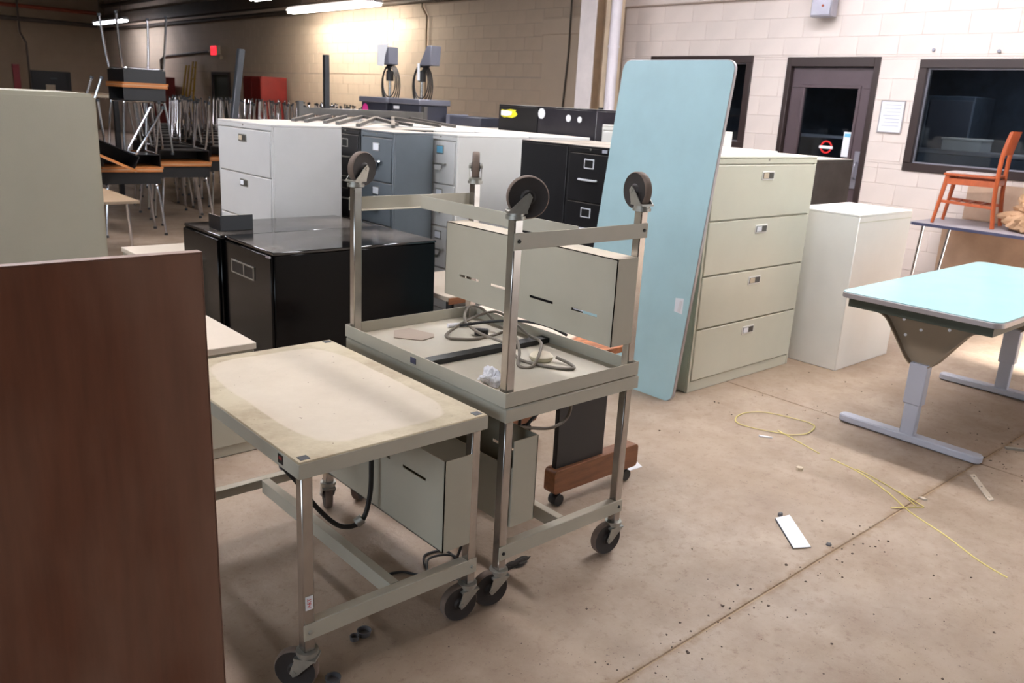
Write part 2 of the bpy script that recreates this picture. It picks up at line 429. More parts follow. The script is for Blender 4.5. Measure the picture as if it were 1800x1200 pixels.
def block_mesh(w, h, mt):
    key = (round(w, 3), round(h, 3), mt)
    if key not in _bm: _bm[key] = MB().box(-.02, .02, -w/2+JT/2, w/2-JT/2, -h/2+JT/2, h/2-JT/2).mesh('block', mt, .003)
    return _bm[key]
def place_blocks(wall, X, rects, mt):
    for y0, y1, z0, z1 in rects:
        link('block', block_mesh(y1-y0, z1-z0, mt), wall, (X+.02+.0015, (y0+y1)/2, (z0+z1)/2))

# wall with the door and the office windows, X = 8.2
DOOR = (4.0, 5.0, 0, 2.165); WIN1 = (5.42, 6.84, 1.2, 2.185); WIN2 = (.9, 3.62, 1.13, 2.14)
wd = MB()
for o in [(-5.0, .9, 0, CEIL), (3.62, 4.0, 0, CEIL), (5.0, 5.42, 0, CEIL), (6.84, 7.31, 0, CEIL), (.9, 3.62, 0, 1.13), (.9, 3.62, 2.14, CEIL), (4, 5, 2.165, CEIL), (5.42, 6.84, 0, 1.2), (5.42, 6.84, 2.185, CEIL)]:
    wd.box(8.205, 8.4, o[0], o[1], o[2], o[3])
wd.box(8.4, 9.3, 7.21, 7.31, 0, CEIL)
wall_door = struct(wd.build('wall_right', 'mortar_light', smooth=False))
place_blocks(wall_door, 8.2, block_rects(2.2, 7.31, .3927, 2.749, [DOOR, WIN1, WIN2]), 'wall_paint')
rest = MB()
for y0, y1, z0, z1 in block_rects(-5.0, 2.2, 0, 2.749, [WIN2])+block_rects(2.2, 7.31, 0, .3927, [DOOR]):
    rest.box(8.1965, 8.21, y0+.003, y1-.003, z0+.003, z1-.003)
o = rest.build('block_courses', 'wall_paint', wall_door, smooth=False); o['kind'] = 'stuff'
# bond beam over the openings, a little proud of the wall
struct(MB().box(8.13, 8.2, -5, 7.34, 2.752, CEIL).build('trim_1', 'wall_paint', bevel=.006))
# long wall X = 9.1
wall_main = struct(MB().box(9.105, 9.3, 7.31, 31.2, 0, CEIL).build('wall_back', 'mortar', smooth=False))
HOLE = (21.15, 22.25, 0, 1.95)
rects = block_rects(7.31, 31.0, 1.1784, 3.3388, [HOLE])
near = sorted(rects, key=lambda r: r[0]+r[2]*.01)
place_blocks(wall_main, 9.1, near[:180], 'far_block')
rest = MB()
for y0, y1, z0, z1 in near[180:]: rest.box(9.0965, 9.11, y0+.003, y1-.003, z0+.003, z1-.003)
o = rest.build('block_courses', 'far_block', wall_main, smooth=False); o['kind'] = 'stuff'
struct(MB().box(8.98, 9.1, 8.86, 9.6, 0, 2.8).box(8.96, 9.1, 8.8, 9.62, 2.56, 2.78).build('trim_2', 'far_block', bevel=.004))
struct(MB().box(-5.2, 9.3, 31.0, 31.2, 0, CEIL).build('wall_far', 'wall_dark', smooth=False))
# rear walls, outside the picture: a band of windows, an open loading door
struct(MB().box(-5.2, -5, -5, 31, 0, 1.3).box(-5.2, -5, -5, 31, 3.3, CEIL).box(-5.2, -5, -5, -2.0, 1.3, 3.3).box(-5.2, -5, 4.0, 31, 1.3, 3.3).build('wall_left', 'rear_wall', smooth=False))
struct(MB().box(-5.2, 6.0, -5.2, -5, 0, CEIL).box(8.1, 8.4, -5.2, -5, 0, CEIL).box(6.0, 8.1, -5.2, -5, 3.3, CEIL).build('wall_front', 'rear_wall', smooth=False))
# office behind the glass
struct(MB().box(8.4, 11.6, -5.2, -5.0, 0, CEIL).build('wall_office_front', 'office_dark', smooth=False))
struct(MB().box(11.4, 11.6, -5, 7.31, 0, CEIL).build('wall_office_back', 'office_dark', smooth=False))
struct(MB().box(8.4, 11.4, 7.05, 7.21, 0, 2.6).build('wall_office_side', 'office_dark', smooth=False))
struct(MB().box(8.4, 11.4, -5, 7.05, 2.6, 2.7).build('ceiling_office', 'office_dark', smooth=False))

# windows
def window(name, o, X=8.2):
    y0, y1, z0, z1 = o; t = .075
    b = MB().box(X-.015, X+.12, y0, y1, z0, z0+t).box(X-.015, X+.12, y0, y1, z1-t, z1).box(X-.015, X+.12, y0, y0+t, z0+t, z1-t).box(X-.015, X+.12, y1-t, y1, z0+t, z1-t)
    w = struct(b.build(name, 'frame_brown', bevel=.004))
    MB().box(X+.05, X+.056, y0+t, y1-t, z0+t, z1-t).build('pane', 'glass', w, smooth=False)
    g = .012
    MB().box(X+.03, X+.05, y0+t, y1-t, z0+t, z0+t+g).box(X+.03, X+.05, y0+t, y1-t, z1-t-g, z1-t).box(X+.03, X+.05, y0+t, y0+t+g, z0+t+g, z1-t-g).box(X+.03, X+.05, y1-t-g, y1-t, z0+t+g, z1-t-g).build('glazing_bead', 'metal_plate', w)
window('window_1', WIN1); window('window_2', WIN2)
# door
d = struct(MB().box(8.185, 8.36, 4.0, 4.055, 0, 2.165).box(8.185, 8.36, 4.945, 5.0, 0, 2.165).box(8.185, 8.36, 4.055, 4.945, 2.075, 2.165).build('door_1', 'frame_brown', bevel=.004))
lf = MB()
gy0, gy1, gz0, gz1 = 4.2, 4.78, .98, 1.87
lf.box(8.24, 8.285, 4.06, 4.94, .01, gz0).box(8.24, 8.285, 4.06, 4.94, gz1, 2.07).box(8.24, 8.285, 4.06, gy0, gz0, gz1).box(8.24, 8.285, gy1, 4.94, gz0, gz1)
leaf = lf.build('door_leaf', 'door_brown', d, bevel=.003)
st = .03
MB().box(8.226, 8.244, gy0-st, gy1+st, gz1, gz1+st).box(8.226, 8.244, gy0-st, gy1+st, gz0-st, gz0).box(8.226, 8.244, gy0-st, gy0, gz0, gz1).box(8.226, 8.244, gy1, gy1+st, gz0, gz1).build('glass_stop', 'door_brown', leaf, bevel=.003)
MB().box(8.255, 8.261, gy0, gy1, gz0, gz1).build('pane', 'glass', leaf, smooth=False)
MB().box(8.29, 8.33, 4.15, 4.85, 1.375, 1.41).build('push_bar', 'metal_plate', leaf, bevel=.005)
pl = MB().box(8.222, 8.238, 4.05, 4.128, .90, 1.27).build('handle_plate', 'metal_plate', leaf, bevel=.004)
MB().tube(spline([(8.225, 4.09, 1.0), (8.18, 4.09, 1.02), (8.18, 4.09, 1.14), (8.225, 4.09, 1.16)], 4), .009, 8).cyl((8.226, 4.09, 1.205), (8.214, 4.09, 1.205), .014, 12).build('handle', 'metal_plate', pl)
for z in (.3, 1.1, 1.83): MB().cyl((8.228, 4.95, z-.05), (8.228, 4.95, z+.05), .009, 8).build('hinge', 'frame_brown', leaf)
rg = MB(); n = 28
ring = [(.088, .062)]
vv = []
for i in range(n):
    a = 2*PI*i/n
    for r in (.066, .048):
        for x in (8.2535, 8.2515): vv.append((x, 4.458+r*math.cos(a), 1.288+r*math.sin(a)))
rg.add(vv, [q for i in range(n) for j in [((i+1) % n)*4] for q in [(i*4, j, j+2, i*4+2), (i*4+1, i*4+3, j+3, j+1), (i*4, i*4+1, j+1, j), (i*4+2, j+2, j+3, i*4+3)]])
dec = rg.build('ring_sticker', 'red_sign', leaf)
MB().box(8.2485, 8.2515, 4.385, 4.535, 1.272, 1.300).build('white_bar', 'label_white', dec)
nt_ = MB().box(8.250, 8.2535, 4.175+.03, 4.285, 1.205, 1.45).build('notice_sheet', 'label_white', leaf)
MB().box(8.2485, 8.2505, 4.215, 4.275, 1.40, 1.435).build('blue_heading', 'label_blue', nt_)
# notice on the wall
nb = thing('wall_notice', 'framed white notice sheet on the block wall between door and office window', 'notice', (8.188, 3.805, 1.477))
MB().box(0, .008, -.108, .108, 0, .28).build('sheet', 'label_white', nb)
MB().box(-.004, .008, -.118, -.108, -.01, .29).box(-.004, .008, .108, .118, -.01, .29).box(-.004, .008, -.108, .108, -.01, 0).box(-.004, .008, -.108, .108, .28, .29).build('frame', 'trim_grey', nb)
for k in range(7): MB().box(-.001, .0005, -.085, .085-.05*random.random(), .245-.032*k, .252-.032*k).build('print_line', 'leg_lilac', nb)
# electrical box, bolts
jb = thing('junction_box', 'grey metal electrical box mounted on the wall above the brown door', 'electrical box', (8.13, 4.6, 2.53))
MB().box(-.12, -.001, -.11, .11, 0, .34).build('box_body', 'metal_plate', jb, bevel=.006)
MB().box(-.128, -.12, -.1, .1, .012, .33).build('cover', 'metal_plate', jb, bevel=.004)
MB().cyl((-.128, -.02, .1), (-.134, -.02, .1), .012, 10).build('knockout', 'pipe_orange', jb)
for i, (y, z) in enumerate(((3.518, 2.222), (2.958, 2.207))):
    tag(MB().lathe([(.004, 0), (.012, 0), (.016, .004), (.016, .012), (.006, .016)], (0, 0, 0), 'x', 10).build('wall_bolt', 'metal_plate', loc=(8.1805, y, z)), 'round bolt head above the big office window, '+('next to the door side', 'farther from the door')[i], 'bolt', 'bolts above the office window')
# column and downpipe by the corner
c = struct(MB().box(7.6, 7.62, 7.24, 7.5, 0, CEIL).build('trim_3', 'column_white', bevel=.003))
MB().box(7.62, 7.86, 7.36, 7.38, 0, CEIL).build('web', 'column_tan', c)
MB().box(7.86, 7.88, 7.24, 7.5, 0, CEIL).build('flange', 'column_tan', c, bevel=.003)
MB().box(7.62, 7.86, 7.03, 7.1, 0, CEIL).build('side_plate', 'column_tan', c)
dp = thing('downpipe', 'white painted pipe running up beside the steel column', 'pipe', (7.62, 6.94, 0))
MB().cyl((0, 0, 0), (0, 0, CEIL), .062, 16).build('pipe', 'pipe_white', dp)
for z in (.9, 2.25, 3.6): MB().lathe([(.063, -.012), (.07, -.012), (.07, .012), (.063, .012)], (0, 0, z), 'z', 16).build('coupling', 'pipe_white', dp)
MB().box(-.05, .05, .06, .12, 1.52, 1.56).build('bracket', 'steel_dark', dp)

# pipes and beams along the long walls
struct(MB().box(8.86, 9.1, 9.9, 31, 3.34, 3.62).build('trim_4', 'pipe_dark'))
def pipe(name, pts, r, mt, label, group=None, n=10): return tag(MB().tube(pts, r, n).build(name, mt), label, 'pipe', group)
pipe('conduit', [(8.98, 10.2, 3.2), (8.98, 30.6, 3.2)], .05, 'pipe_dark', 'long dark pipe running level along the block wall under the beam')
pipe('conduit', [(8.93, 10.2, 3.9), (8.93, 30.6, 3.9)], .06, 'pipe_dark', 'upper dark pipe running along the block wall just below the ceiling')
pipe('sprinkler_pipe', [(-4, 30.8, 3.68), (8.8, 30.8, 3.68)], .06, 'pipe_orange', 'rust orange sprinkler pipe along the far end wall')
pipe('conduit', [(-4, 30.85, 3.3), (8.8, 30.85, 3.3)], .07, 'pipe_dark', 'dark brown pipe on the far end wall below the orange pipe')
pipe('conduit', [(6.5, 30.68, CEIL-.05), (6.5, 30.68, 2.9), (6.65, 30.68, 2.6), (6.65, 30.68, .0)], .03, 'pipe_dark', 'thin vertical conduit with a bend on the far end wall beside black door')
pipe('conduit', [(9.06, 12.85, 3.3), (9.06, 12.85, 3.1), (9.06, 12.7, 2.95), (9.06, 12.7, 1.4)], .016, 'wall_dark', 'thin cable drop on the block wall behind the overhead projectors')
pipe('conduit', [(8.95, 9.02, CEIL-.1), (8.95, 9.02, 2.3), (8.95, 9.08, 1.4), (8.95, 9.2, .4)], .014, 'pipe_dark', 'drooping thin cable hanging down the pilaster beside the column')

# ceiling lights
def lamp(loc, L, mt, label, tubes=2):
    t = thing('ceiling_light', label, 'light', loc, group='fluorescent ceiling lights')
    MB().prism([(-.11, .03), (.11, .03), (.06, .1), (-.06, .1)], lambda a, b, q: (a, q, b), 0, L).build('housing', 'label_white', t)
    for k in range(tubes): MB().cyl(((k-.5)*.1, .02, 0), ((k-.5)*.1, L-.02, 0), .022, 10).build('tube', mt, t)
    for y in (L*.15, L*.85): MB().cyl((0, y, .1), (0, y, CEIL-loc[2]), .006, 6).build('hanger', 'steel_dark', t)
    return t
lamp((8.45, 13.3, 3.1), 3.3, 'tube_light', 'lit fluorescent light glowing close against the cream block wall')
lamp((7.7, 13.4, 3.26), 3.3, 'tube_light', 'lit fluorescent light hung just in front of the one by the wall')
lamp((8.0, 25.4, 3.2), 2.7, 'tube_far', 'lit fluorescent light in the far corner above the piled desks')
for x, y, pw, lb, lc in ((1.25, 1.5, 22, 'near beige cart', (1, .95, .88)), (.7, 5.3, 85, 'low black cabinets', (.95, .97, 1)), (4.6, .9, 100, 'turquoise table', (1, .97, .93)), (4.5, 5.2, 75, 'packed file cabinets', (1, .96, .9)), (6.3, 2.2, 42, 'folding table and door, added to brighten the wall', (.93, .96, 1))):  # the last lamp is added to brighten the door wall
    lamp((x, y, 3.55), 2.4, 'tube_far', 'fluorescent ceiling light hung above the '+lb)
    area('ceiling_light_glow', (x, y+1.2, 3.48), (x, y+1.2, 0), .3, 2.4, pw, lc)

# things on the far walls
t = thing('exit_sign', 'glowing red exit sign on the long wall above the dark doorway', 'sign', (9.09, 21.87, 2.34))
MB().box(-.1, 0, -.2, .2, 0, .25).build('housing', 'label_tan', t)
ef = MB().box(-.108, -.1, -.17, .17, .02, .23).build('face', 'exit_red', t)
text('lettering', 'EXIT', .15, 'label_red', ef, (-.1085, 0, .125), (PI/2, 0, -PI/2))
MB().cyl((-.05, .22, .1), (-.05, .36, .1), .05, 8).build('lamp_head', 'label_tan', t); MB().cyl((-.05, -.22, .0), (-.05, -.34, -.05), .05, 8).build('lamp_head', 'label_tan', t)
pipe('conduit', [(9.06, 22.3, 2.45), (9.06, 25.6, 2.35), (9.06, 25.9, 2.25), (9.06, 25.9, .6)], .03, 'pipe_dark', 'conduit running from the exit sign along the long wall and down')
d2 = struct(MB().box(9.05, 9.2, 21.15, 21.22, 0, 1.95).box(9.05, 9.2, 22.18, 22.25, 0, 1.95).box(9.05, 9.2, 21.22, 22.18, 1.88, 1.95).build('door_2', 'frame_brown'))
MB().box(9.1, 9.16, 21.22, 22.18, 0, 1.88).build('door_leaf', 'apron_green', d2)
d3 = struct(MB().box(6.75, 6.85, 30.93, 31.05, 0, 1.8).box(7.8, 7.9, 30.93, 31.05, 0, 1.8).box(6.85, 7.8, 30.93, 31.05, 1.72, 1.8).build('door_3', 'dark'))
MB().box(6.85, 7.8, 30.96, 31.02, 0, 1.72).build('door_leaf', 'dark', d3)
MB().box(7.15, 7.42, 30.94, 30.96, 1.12, 1.38).build('paper_notice', 'label_tan', d3)
MB().box(7.3, 7.5, 30.92, 30.96, 1.55, 1.6).build('closer', 'steel_dark', d3)
tag(MB().box(6.25, 6.45, 30.97, 31.0, 1.2, 1.95).build('wall_sign', 'label_red', bevel=.005), 'small upright red sign on the far end wall left of the black door', 'sign')
def red_cab(y0, y1, x0, h, label, two):
    t = thing('storage_cabinet', label, 'cabinet', ((x0+x0+.6)/2, (y0+y1)/2, 0)); w = (y1-y0)/2
    MB().box(-.3, .3, -w, w, 0, h).build('body', 'red_paint', t, bevel=.008)
    for s in (-1, 1): MB().box(-.315, -.3, min(0, s*w)+.01, max(0, s*w)-.01, .06, h-.04).build('door', 'red_paint', t, bevel=.004)
    MB().cyl((-.33, .04, h*.55), (-.33, .04, h*.55+.14), .012, 8).build('handle', 'steel_dark', t)
red_cab(17.6, 18.5, 8.25, 1.84, 'bright red metal storage cabinet standing against the long wall beyond the desks', 1)
red_cab(24.55, 25.65, 8.35, 1.77, 'dark red metal cabinet in the shadowy far corner beside the ladder', 1)
lad = thing('stepladder', 'yellow folded stepladder leaning on the wall beside dark doorway', 'ladder', (8.75, 23.3, 0))
for dy, h, dx in ((-.38, 2.2, .25), (0, 2.2, .25), (.28, 2.1, .12), (-.1, 2.1, .12)):
    MB().bar((dx-.35, dy, 0), (dx, dy*.5, h), .06, .03).build('rail', 'ladder_yellow', lad)
for k in range(7):
    z = .25+.3*k; f = z/2.2; MB().bar((-.1+.35*f, -.38+.19*f, z), (-.1+.35*f, 0, z), .07, .025).build('rung', 'ladder_yellow', lad)

# office things seen through the glass
ol = thing('office_fill_light', 'dim fill light added in the office behind the windows', 'light', (9.9, 3.2, 2.549))  # added lamp and panel that lift the dark office interior
MB().box(-.15, .15, -.6, .6, 0, .05).build('housing', 'label_white', ol, bevel=.004)
MB().box(-.13, .13, -.58, .58, -.01, 0).build('diffuser', 'panel_dim', ol)
area('office_fill_glow', (9.9, 3.2, 2.5), (9.9, 3.2, 0), .3, 1.2, 9, (.80, .90, 1))
ot = thing('office_counter', 'pale office counter seen through the big window behind the wooden chair', 'counter', (9.85, 2.8, 0))
MB().box(-.3, .3, -1.8, 1.8, 1.27, 1.31).build('worktop', 'metal_plate', ot, bevel=.004)
MB().box(-.28, .28, -1.78, 1.78, 0, 1.27).build('front_panel', 'office_dark', ot)
ob = thing('office_box', 'pale grey box with lid on the office counter behind the window', 'box', (9.75, 3.66, 1.31))
MB().box(-.15, .15, -.2, .2, 0, .11).build('body', 'lateral_grey', ob, bevel=.006); MB().box(-.16, .16, -.21, .21, .11, .135).build('lid', 'lateral_grey', ob, bevel=.006)
oc = thing('office_locker', 'dark blue grey tall cabinet inside the office behind the glass', 'cabinet', (10.7, 4.4, 0))
MB().box(-.3, .3, -.5, .5, 0, 1.9).build('body', 'office_dark', oc, bevel=.01)
for s in (0, 1): MB().box(-.312, -.3, -.49+s*.5, -.01+s*.5, .05, 1.85).build('door', 'projector_grey', oc, bevel=.004)

# ------------------------------------------------------------------ filing cabinets
def fcab(name, label, x0, x1, y0, y1, h, front, nd, kind, body, draw=None, group=None, label_m=None, handle=None, plinth=.07, cap=.042, hx=0., fronts=True):
    draw = draw or body
    cx, cy = (x0+x1)/2, (y0+y1)/2
    rz = {'-X': -PI/2, '-Y': 0, '+Y': PI, '+X': PI/2}[front]
    w, dp = ((y1-y0), (x1-x0)) if front in ('-X', '+X') else ((x1-x0), (y1-y0))
    t = thing(name, label, 'filing cabinet', (cx, cy, 0), rz, group)
    w2, d2 = w/2, dp/2; fr = .014
    MB().box(-w2, w2, -d2+fr, d2, 0, h-.014).build('body', body, t, bevel=.004)
    MB().box(-w2, w2, -d2, d2, h-.016, h).build('top_panel', body, t, bevel=.004)
    MB().box(-w2, w2, -d2, -d2+fr, h-cap, h-.016).build('top_rail', body, t, bevel=.002)
    MB().box(-w2, -w2+.018, -d2+.002, -d2+fr, 0, h-cap).box(w2-.018, w2, -d2+.002, -d2+fr, 0, h-cap).box(-w2+.018, w2-.018, -d2+.004, -d2+fr, 0, plinth-.005).build('face_frame', body, t, bevel=.002)
    MB().cyl((0, -d2-.003, h-cap/2), (0, -d2, h-cap/2), .007, 8).build('lock', 'galvanized', t)
    if not fronts: return t
    H = (h-cap-plinth)/nd
    for k in range(nd):
        za = plinth+k*H; zb = za+H-.007
        dr = MB().box(-w2+.02, w2-.02, -d2-.004, -d2+fr, za, zb).build('drawer', draw, t, bevel=.004)
        yf = -d2-.004
        if kind == 'lateral':
            z1 = zb-.035
            MB().box(hx-.062, hx+.062, yf-.004, yf, z1-.05, z1).build('pull_frame', 'cabinet_white' if body != 'lateral_grey' else 'galvanized', dr, bevel=.0015)
            MB().box(hx-.054, hx+.054, yf-.0055, yf-.003, z1-.042, z1-.008).build('pull_recess', 'pull_recess', dr)
            MB().box(hx-.05, hx+.0, yf-.007, yf-.005, z1-.04, z1-.01).build('card', 'label_tan' if k % 2 else 'label_white', dr)
        elif kind == 'vertical':
            zc = zb-.06
            MB().box(-.042, .042, yf-.004, yf, zc-.03, zc+.03).build('label_holder', handle or 'chrome', dr, bevel=.001)
            MB().box(-.034, .034, yf-.0052, yf-.003, zc-.023, zc+.023).build('card', (label_m if label_m != 'label_blue' or k == nd-1 else None) or 'label_white', dr)
            zh = zb-.17
            MB().tube(spline([(-.07, yf, zh+.012), (-.06, yf-.02, zh+.012), (.06, yf-.02, zh+.012), (.07, yf, zh+.012)], 4), .007, 6).build('handle', handle or 'chrome', dr)
            if label_m != 'dark':
                MB().prism([(-.04, zh+.008), (.04, zh+.008), (.038, zh-.02), (.026, zh-.034), (-.026, zh-.034), (-.038, zh-.02)], lambda a, b, q: (a, q, b), yf-.022, yf-.014).build('cup', draw, dr, bevel=.003)
    return t

fcab('lateral_file', 'pale grey-green four-drawer lateral file beside the leaning turquoise table top', 3.785, 4.857, 2.667, 3.13, 1.335, '-Y', 4, 'lateral', 'lateral_green')
fcab('lateral_file', 'light grey lateral file with a steel post behind it, standing by the piled desks', 2.5, 3.02, 5.21, 6.07, 1.335, '-X', 4, 'lateral', 'lateral_grey')
b1 = fcab('vertical_file', 'narrow black file cabinet with a tape label beside the slate grey file', 3.22, 3.88, 5.31, 5.69, 1.32, '-X', 4, 'vertical', 'black_matte', label_m='dark', handle='galvanized')
MB().box(-.17, -.05, -.337, -.333, 1.2, 1.26).build('tape_label', 'label_tan', b1)
MB().box(-.165, -.135, -.337, -.333, 1.1, 1.16).build('blue_sticker', 'label_blue', b1)
g1 = fcab('vertical_file', 'slate grey file cabinet with white cards in its label holders', 3.22, 3.555, 4.87, 5.285, 1.32, '-X', 4, 'vertical', 'file_grey')
w1 = fcab('vertical_file', 'tall white file cabinet with a blue card in its top label holder', 3.6, 4.27, 4.655, 5.03, 1.32, '-X', 4, 'vertical', 'file_white', label_m='label_blue', handle='galvanized')
fcab('vertical_file', 'plain black file cabinet turned with its smooth back outward next to the white file', 3.85, 4.52, 3.83, 4.27, 1.32, '+X', 4, 'vertical', 'black_matte')
b2 = fcab('vertical_file', 'black file cabinet with silver label frames half hidden by the turquoise table top', 3.85, 4.52, 3.43, 3.825, 1.32, '-X', 4, 'vertical', 'black_matte', label_m='dark', handle='label_white')
MB().box(.1, .14, -.339, -.335, 1.285, 1.305).build('sticker', 'leg_lilac', b2)
fcab('tall_file', 'tall black steel cabinet with a yellow and white scrawl, rising behind the file tops', 5.1, 5.45, 5.475, 5.99, 1.54, '+X', 5, 'vertical', 'black_matte')
y = thing('scrawl_sticker', 'torn yellow and white sticker on the tall black cabinet', 'sticker', (5.098, 5.85, 1.46))
MB().prism([(-.10, -.02), (-.06, -.035), (-.02, -.03), (.05, -.035), (.1, -.02), (.12, .0), (.09, .02), (.1, .035), (.02, .04), (-.04, .03), (-.1, .035)], lambda a, b, q: (q, -a, b), -.003, 0).build('yellow_part', 'yellow_mark', y)
MB().prism([(-.1, -.015), (-.03, -.02), (.04, -.01), (.05, .02), (-.02, .028), (-.1, .025)], lambda a, b, q: (q, -a, b), -.006, -.003).build('white_part', 'label_white', y)
tc2 = fcab('tall_file', 'dented shiny black cabinet beside the one with the yellow scrawl', 5.1, 5.45, 4.77, 5.465, 1.54, '+X', 5, 'vertical', 'black_dented')
for yy, zz, s in ((-.16, 1.45, .025), (-.03, 1.455, .03), (.3, 1.48, .045)): MB().lathe([(s*.3, 0), (s, 0), (s, .002), (s*.3, .003)], (yy, .1755, zz), 'y', 10).build('sticker_remnant', 'label_white', tc2)
fcab('lateral_file', 'white lateral file peeking out between the dented black cabinet and turquoise table top', 4.95, 5.45, 3.7, 4.56, 1.43, '-X', 4, 'lateral', 'cabinet_white')
fcab('lateral_file', 'black dust-streaked lateral file behind the grey-green file in front of the door', 5.3, 6.22, 3.12, 3.58, 1.275, '+Y', 4, 'lateral', 'black_dusty')
fcab('lateral_file', 'pale lateral file tucked behind the grey-green file and its turquoise table top', 4.56, 5.2, 3.15, 3.62, 1.33, '+Y', 4, 'lateral', 'lateral_grey')
bank = [(4.3, 4.95, 4.68, 5.13, 'directly behind the white file with the blue card'), (4.3, 4.95, 5.15, 5.6, 'in front of the tall black cabinet with yellow scrawl'), (4.3, 4.95, 5.62, 6.07, 'left of the tall black cabinets'),
        (3.9, 4.28, 5.31, 5.72, 'right behind the black file with tape label'), (3.06, 3.8, 5.74, 6.2, 'behind the light grey lateral file'), (3.82, 4.6, 6.1, 6.56, 'under the middle of the steel rack'), (3.1, 3.8, 6.22, 6.66, 'beside the leaning steel post'),
        (4.62, 5.6, 6.1, 6.6, 'under the flat black device'), (4.62, 5.6, 6.62, 7.1, 'under the projector with slanted grey head'), (4.62, 5.6, 7.12, 7.6, 'shared by both overhead projectors'), (4.62, 5.6, 7.62, 8.1, 'under the projector draped with white paper')]
for (x0, x1, y0, y1, lb) in bank:
    fcab('lateral_file', 'pale dusty-topped file cabinet '+lb, x0, x1, y0, y1, 1.32, '+X', 4, 'plain', 'file_white', group='file cabinets packed behind the front row', fronts=False)
wc = fcab('white_cabinet', 'white three-drawer cabinet turned away, beside the grey-green file and turquoise table', 4.985, 5.71, 2.40, 2.85, 1.004, '+Y', 3, 'lateral', 'cabinet_white')
MB().box(-.3625, .3625, .2252, .2268, .952, .958).build('seam', 'lateral_green', wc)
# black two-drawer cabinets
bk = thing('black_cabinet', 'low black steel cabinet with a shiny top and recessed pull on its end', 'filing cabinet', (2.415, 4.265, 0))
MB().box(-.515, .515, -.3, .3, 0, .73).build('body', 'black_paint', bk, bevel=.006)
MB().box(-.522, .518, -.304, .304, .728, .745).build('top_panel', 'black_top', bk, bevel=.004)
for z0, z1 in ((.13, .72),):
    dr = MB().box(-.53, -.515, -.29, .29, z0, z1).build('drawer', 'black_paint', bk, bevel=.004)
    zz = z1-.155
    MB().box(-.533, -.53, -.085, .185, zz, zz+.062).build('pull_recess', 'dark', dr)
    MB().box(-.536, -.53, -.092, .192, zz-.006, zz).box(-.536, -.53, -.092, .192, zz+.062, zz+.068).box(-.536, -.53, -.092, -.085, zz, zz+.062).box(-.536, -.53, .185, .192, zz, zz+.062).box(-.536, -.53, .03, .038, zz, zz+.062).build('pull_frame', 'galvanized', dr)
MB().box(-.534, -.529, -.29, -.24, .712, .724).build('name_plate', 'metal_plate', bk)
bk2 = thing('black_cabinet', 'low black steel cabinet carrying a folded black bracket, against the light grey file', 'filing cabinet', (2.385, 4.84, 0))
MB().box(-.515, .515, -.265, .265, 0, .73).build('body', 'black_paint', bk2, bevel=.006)
MB().box(-.518, .518, -.268, .268, .728, .745).build('top_panel', 'black_top', bk2, bevel=.004)
for z0, z1 in ((.13, .72),): MB().box(-.53, -.515, -.255, .255, z0, z1).build('drawer', 'black_paint', bk2, bevel=.004)
br = thing('black_bracket', 'folded black sheet metal bracket standing on the rear low black cabinet', 'bracket', (1.93, 4.84, .746))
MB().box(0, .006, -.13, .04, 0, .085).build('side_plate', 'black_matte', br, bevel=.001)
MB().box(.006, .2, -.13, -.124, 0, .09).build('front_plate', 'black_matte', br, bevel=.001)
MB().box(.006, .2, -.124, .04, 0, .004).build('base_plate', 'black_matte', br)
# pale low boxes at the left
def lowbox(name, label, x0, x1, y0, y1, h, mt):
    t = thing(name, label, 'cabinet', ((x0+x1)/2, (y0+y1)/2, 0)); a, b = (x1-x0)/2, (y1-y0)/2
    MB().box(-a+.008, a-.008, -b+.008, b-.008, 0, h-.03).build('body', mt, t, bevel=.004)
    MB().box(-a, a, -b, b, h-.03, h).build('top_panel', 'pale_top', t, bevel=.003)
    MB().box(-a+.02, a-.02, -b-.002, -b+.008, .05, h-.04).build('door', mt, t, bevel=.003)
lowbox('low_cabinet', 'low beige cabinet behind the near cart in front of the black cabinet', .92, 1.48, 3.28, 3.82, .5, 'trough_beige')
lowbox('low_cabinet', 'low beige cabinet with a dusty cream top behind the brown board', 1.69, 2.4, 5.15, 5.78, .5, 'trough_beige')
# tall sage cabinet and brown board at the left
sg = thing('storage_cabinet', 'tall pale sage metal cabinet with a blank flat side behind the brown board', 'cabinet', (.35, 3.24, 0))
MB().box(-.5, .49, -.23, .23, 0, 1.505).build('body', 'cabinet_sage', sg, bevel=.012, seg=2)
MB().box(-.48, .47, .23, .245, .08, 1.46).build('back_panel', 'cabinet_sage', sg, bevel=.003)
bb = thing('brown_table_top', 'reddish brown wood laminate table top standing on its edge', 'table top', (.08, 1.77, 0), rot=(math.radians(-.6), 0, 0))
MB().box(-.6, .6, -.014, .014, 0, 1.2).build('panel', 'brown_laminate', bb, bevel=.0015)
MB().box(-.6, .6, -.0142, .0142, 1.2, 1.202).box(.6, .602, -.0142, .0142, 0, 1.202).build('edge_band', 'brown_laminate', bb)

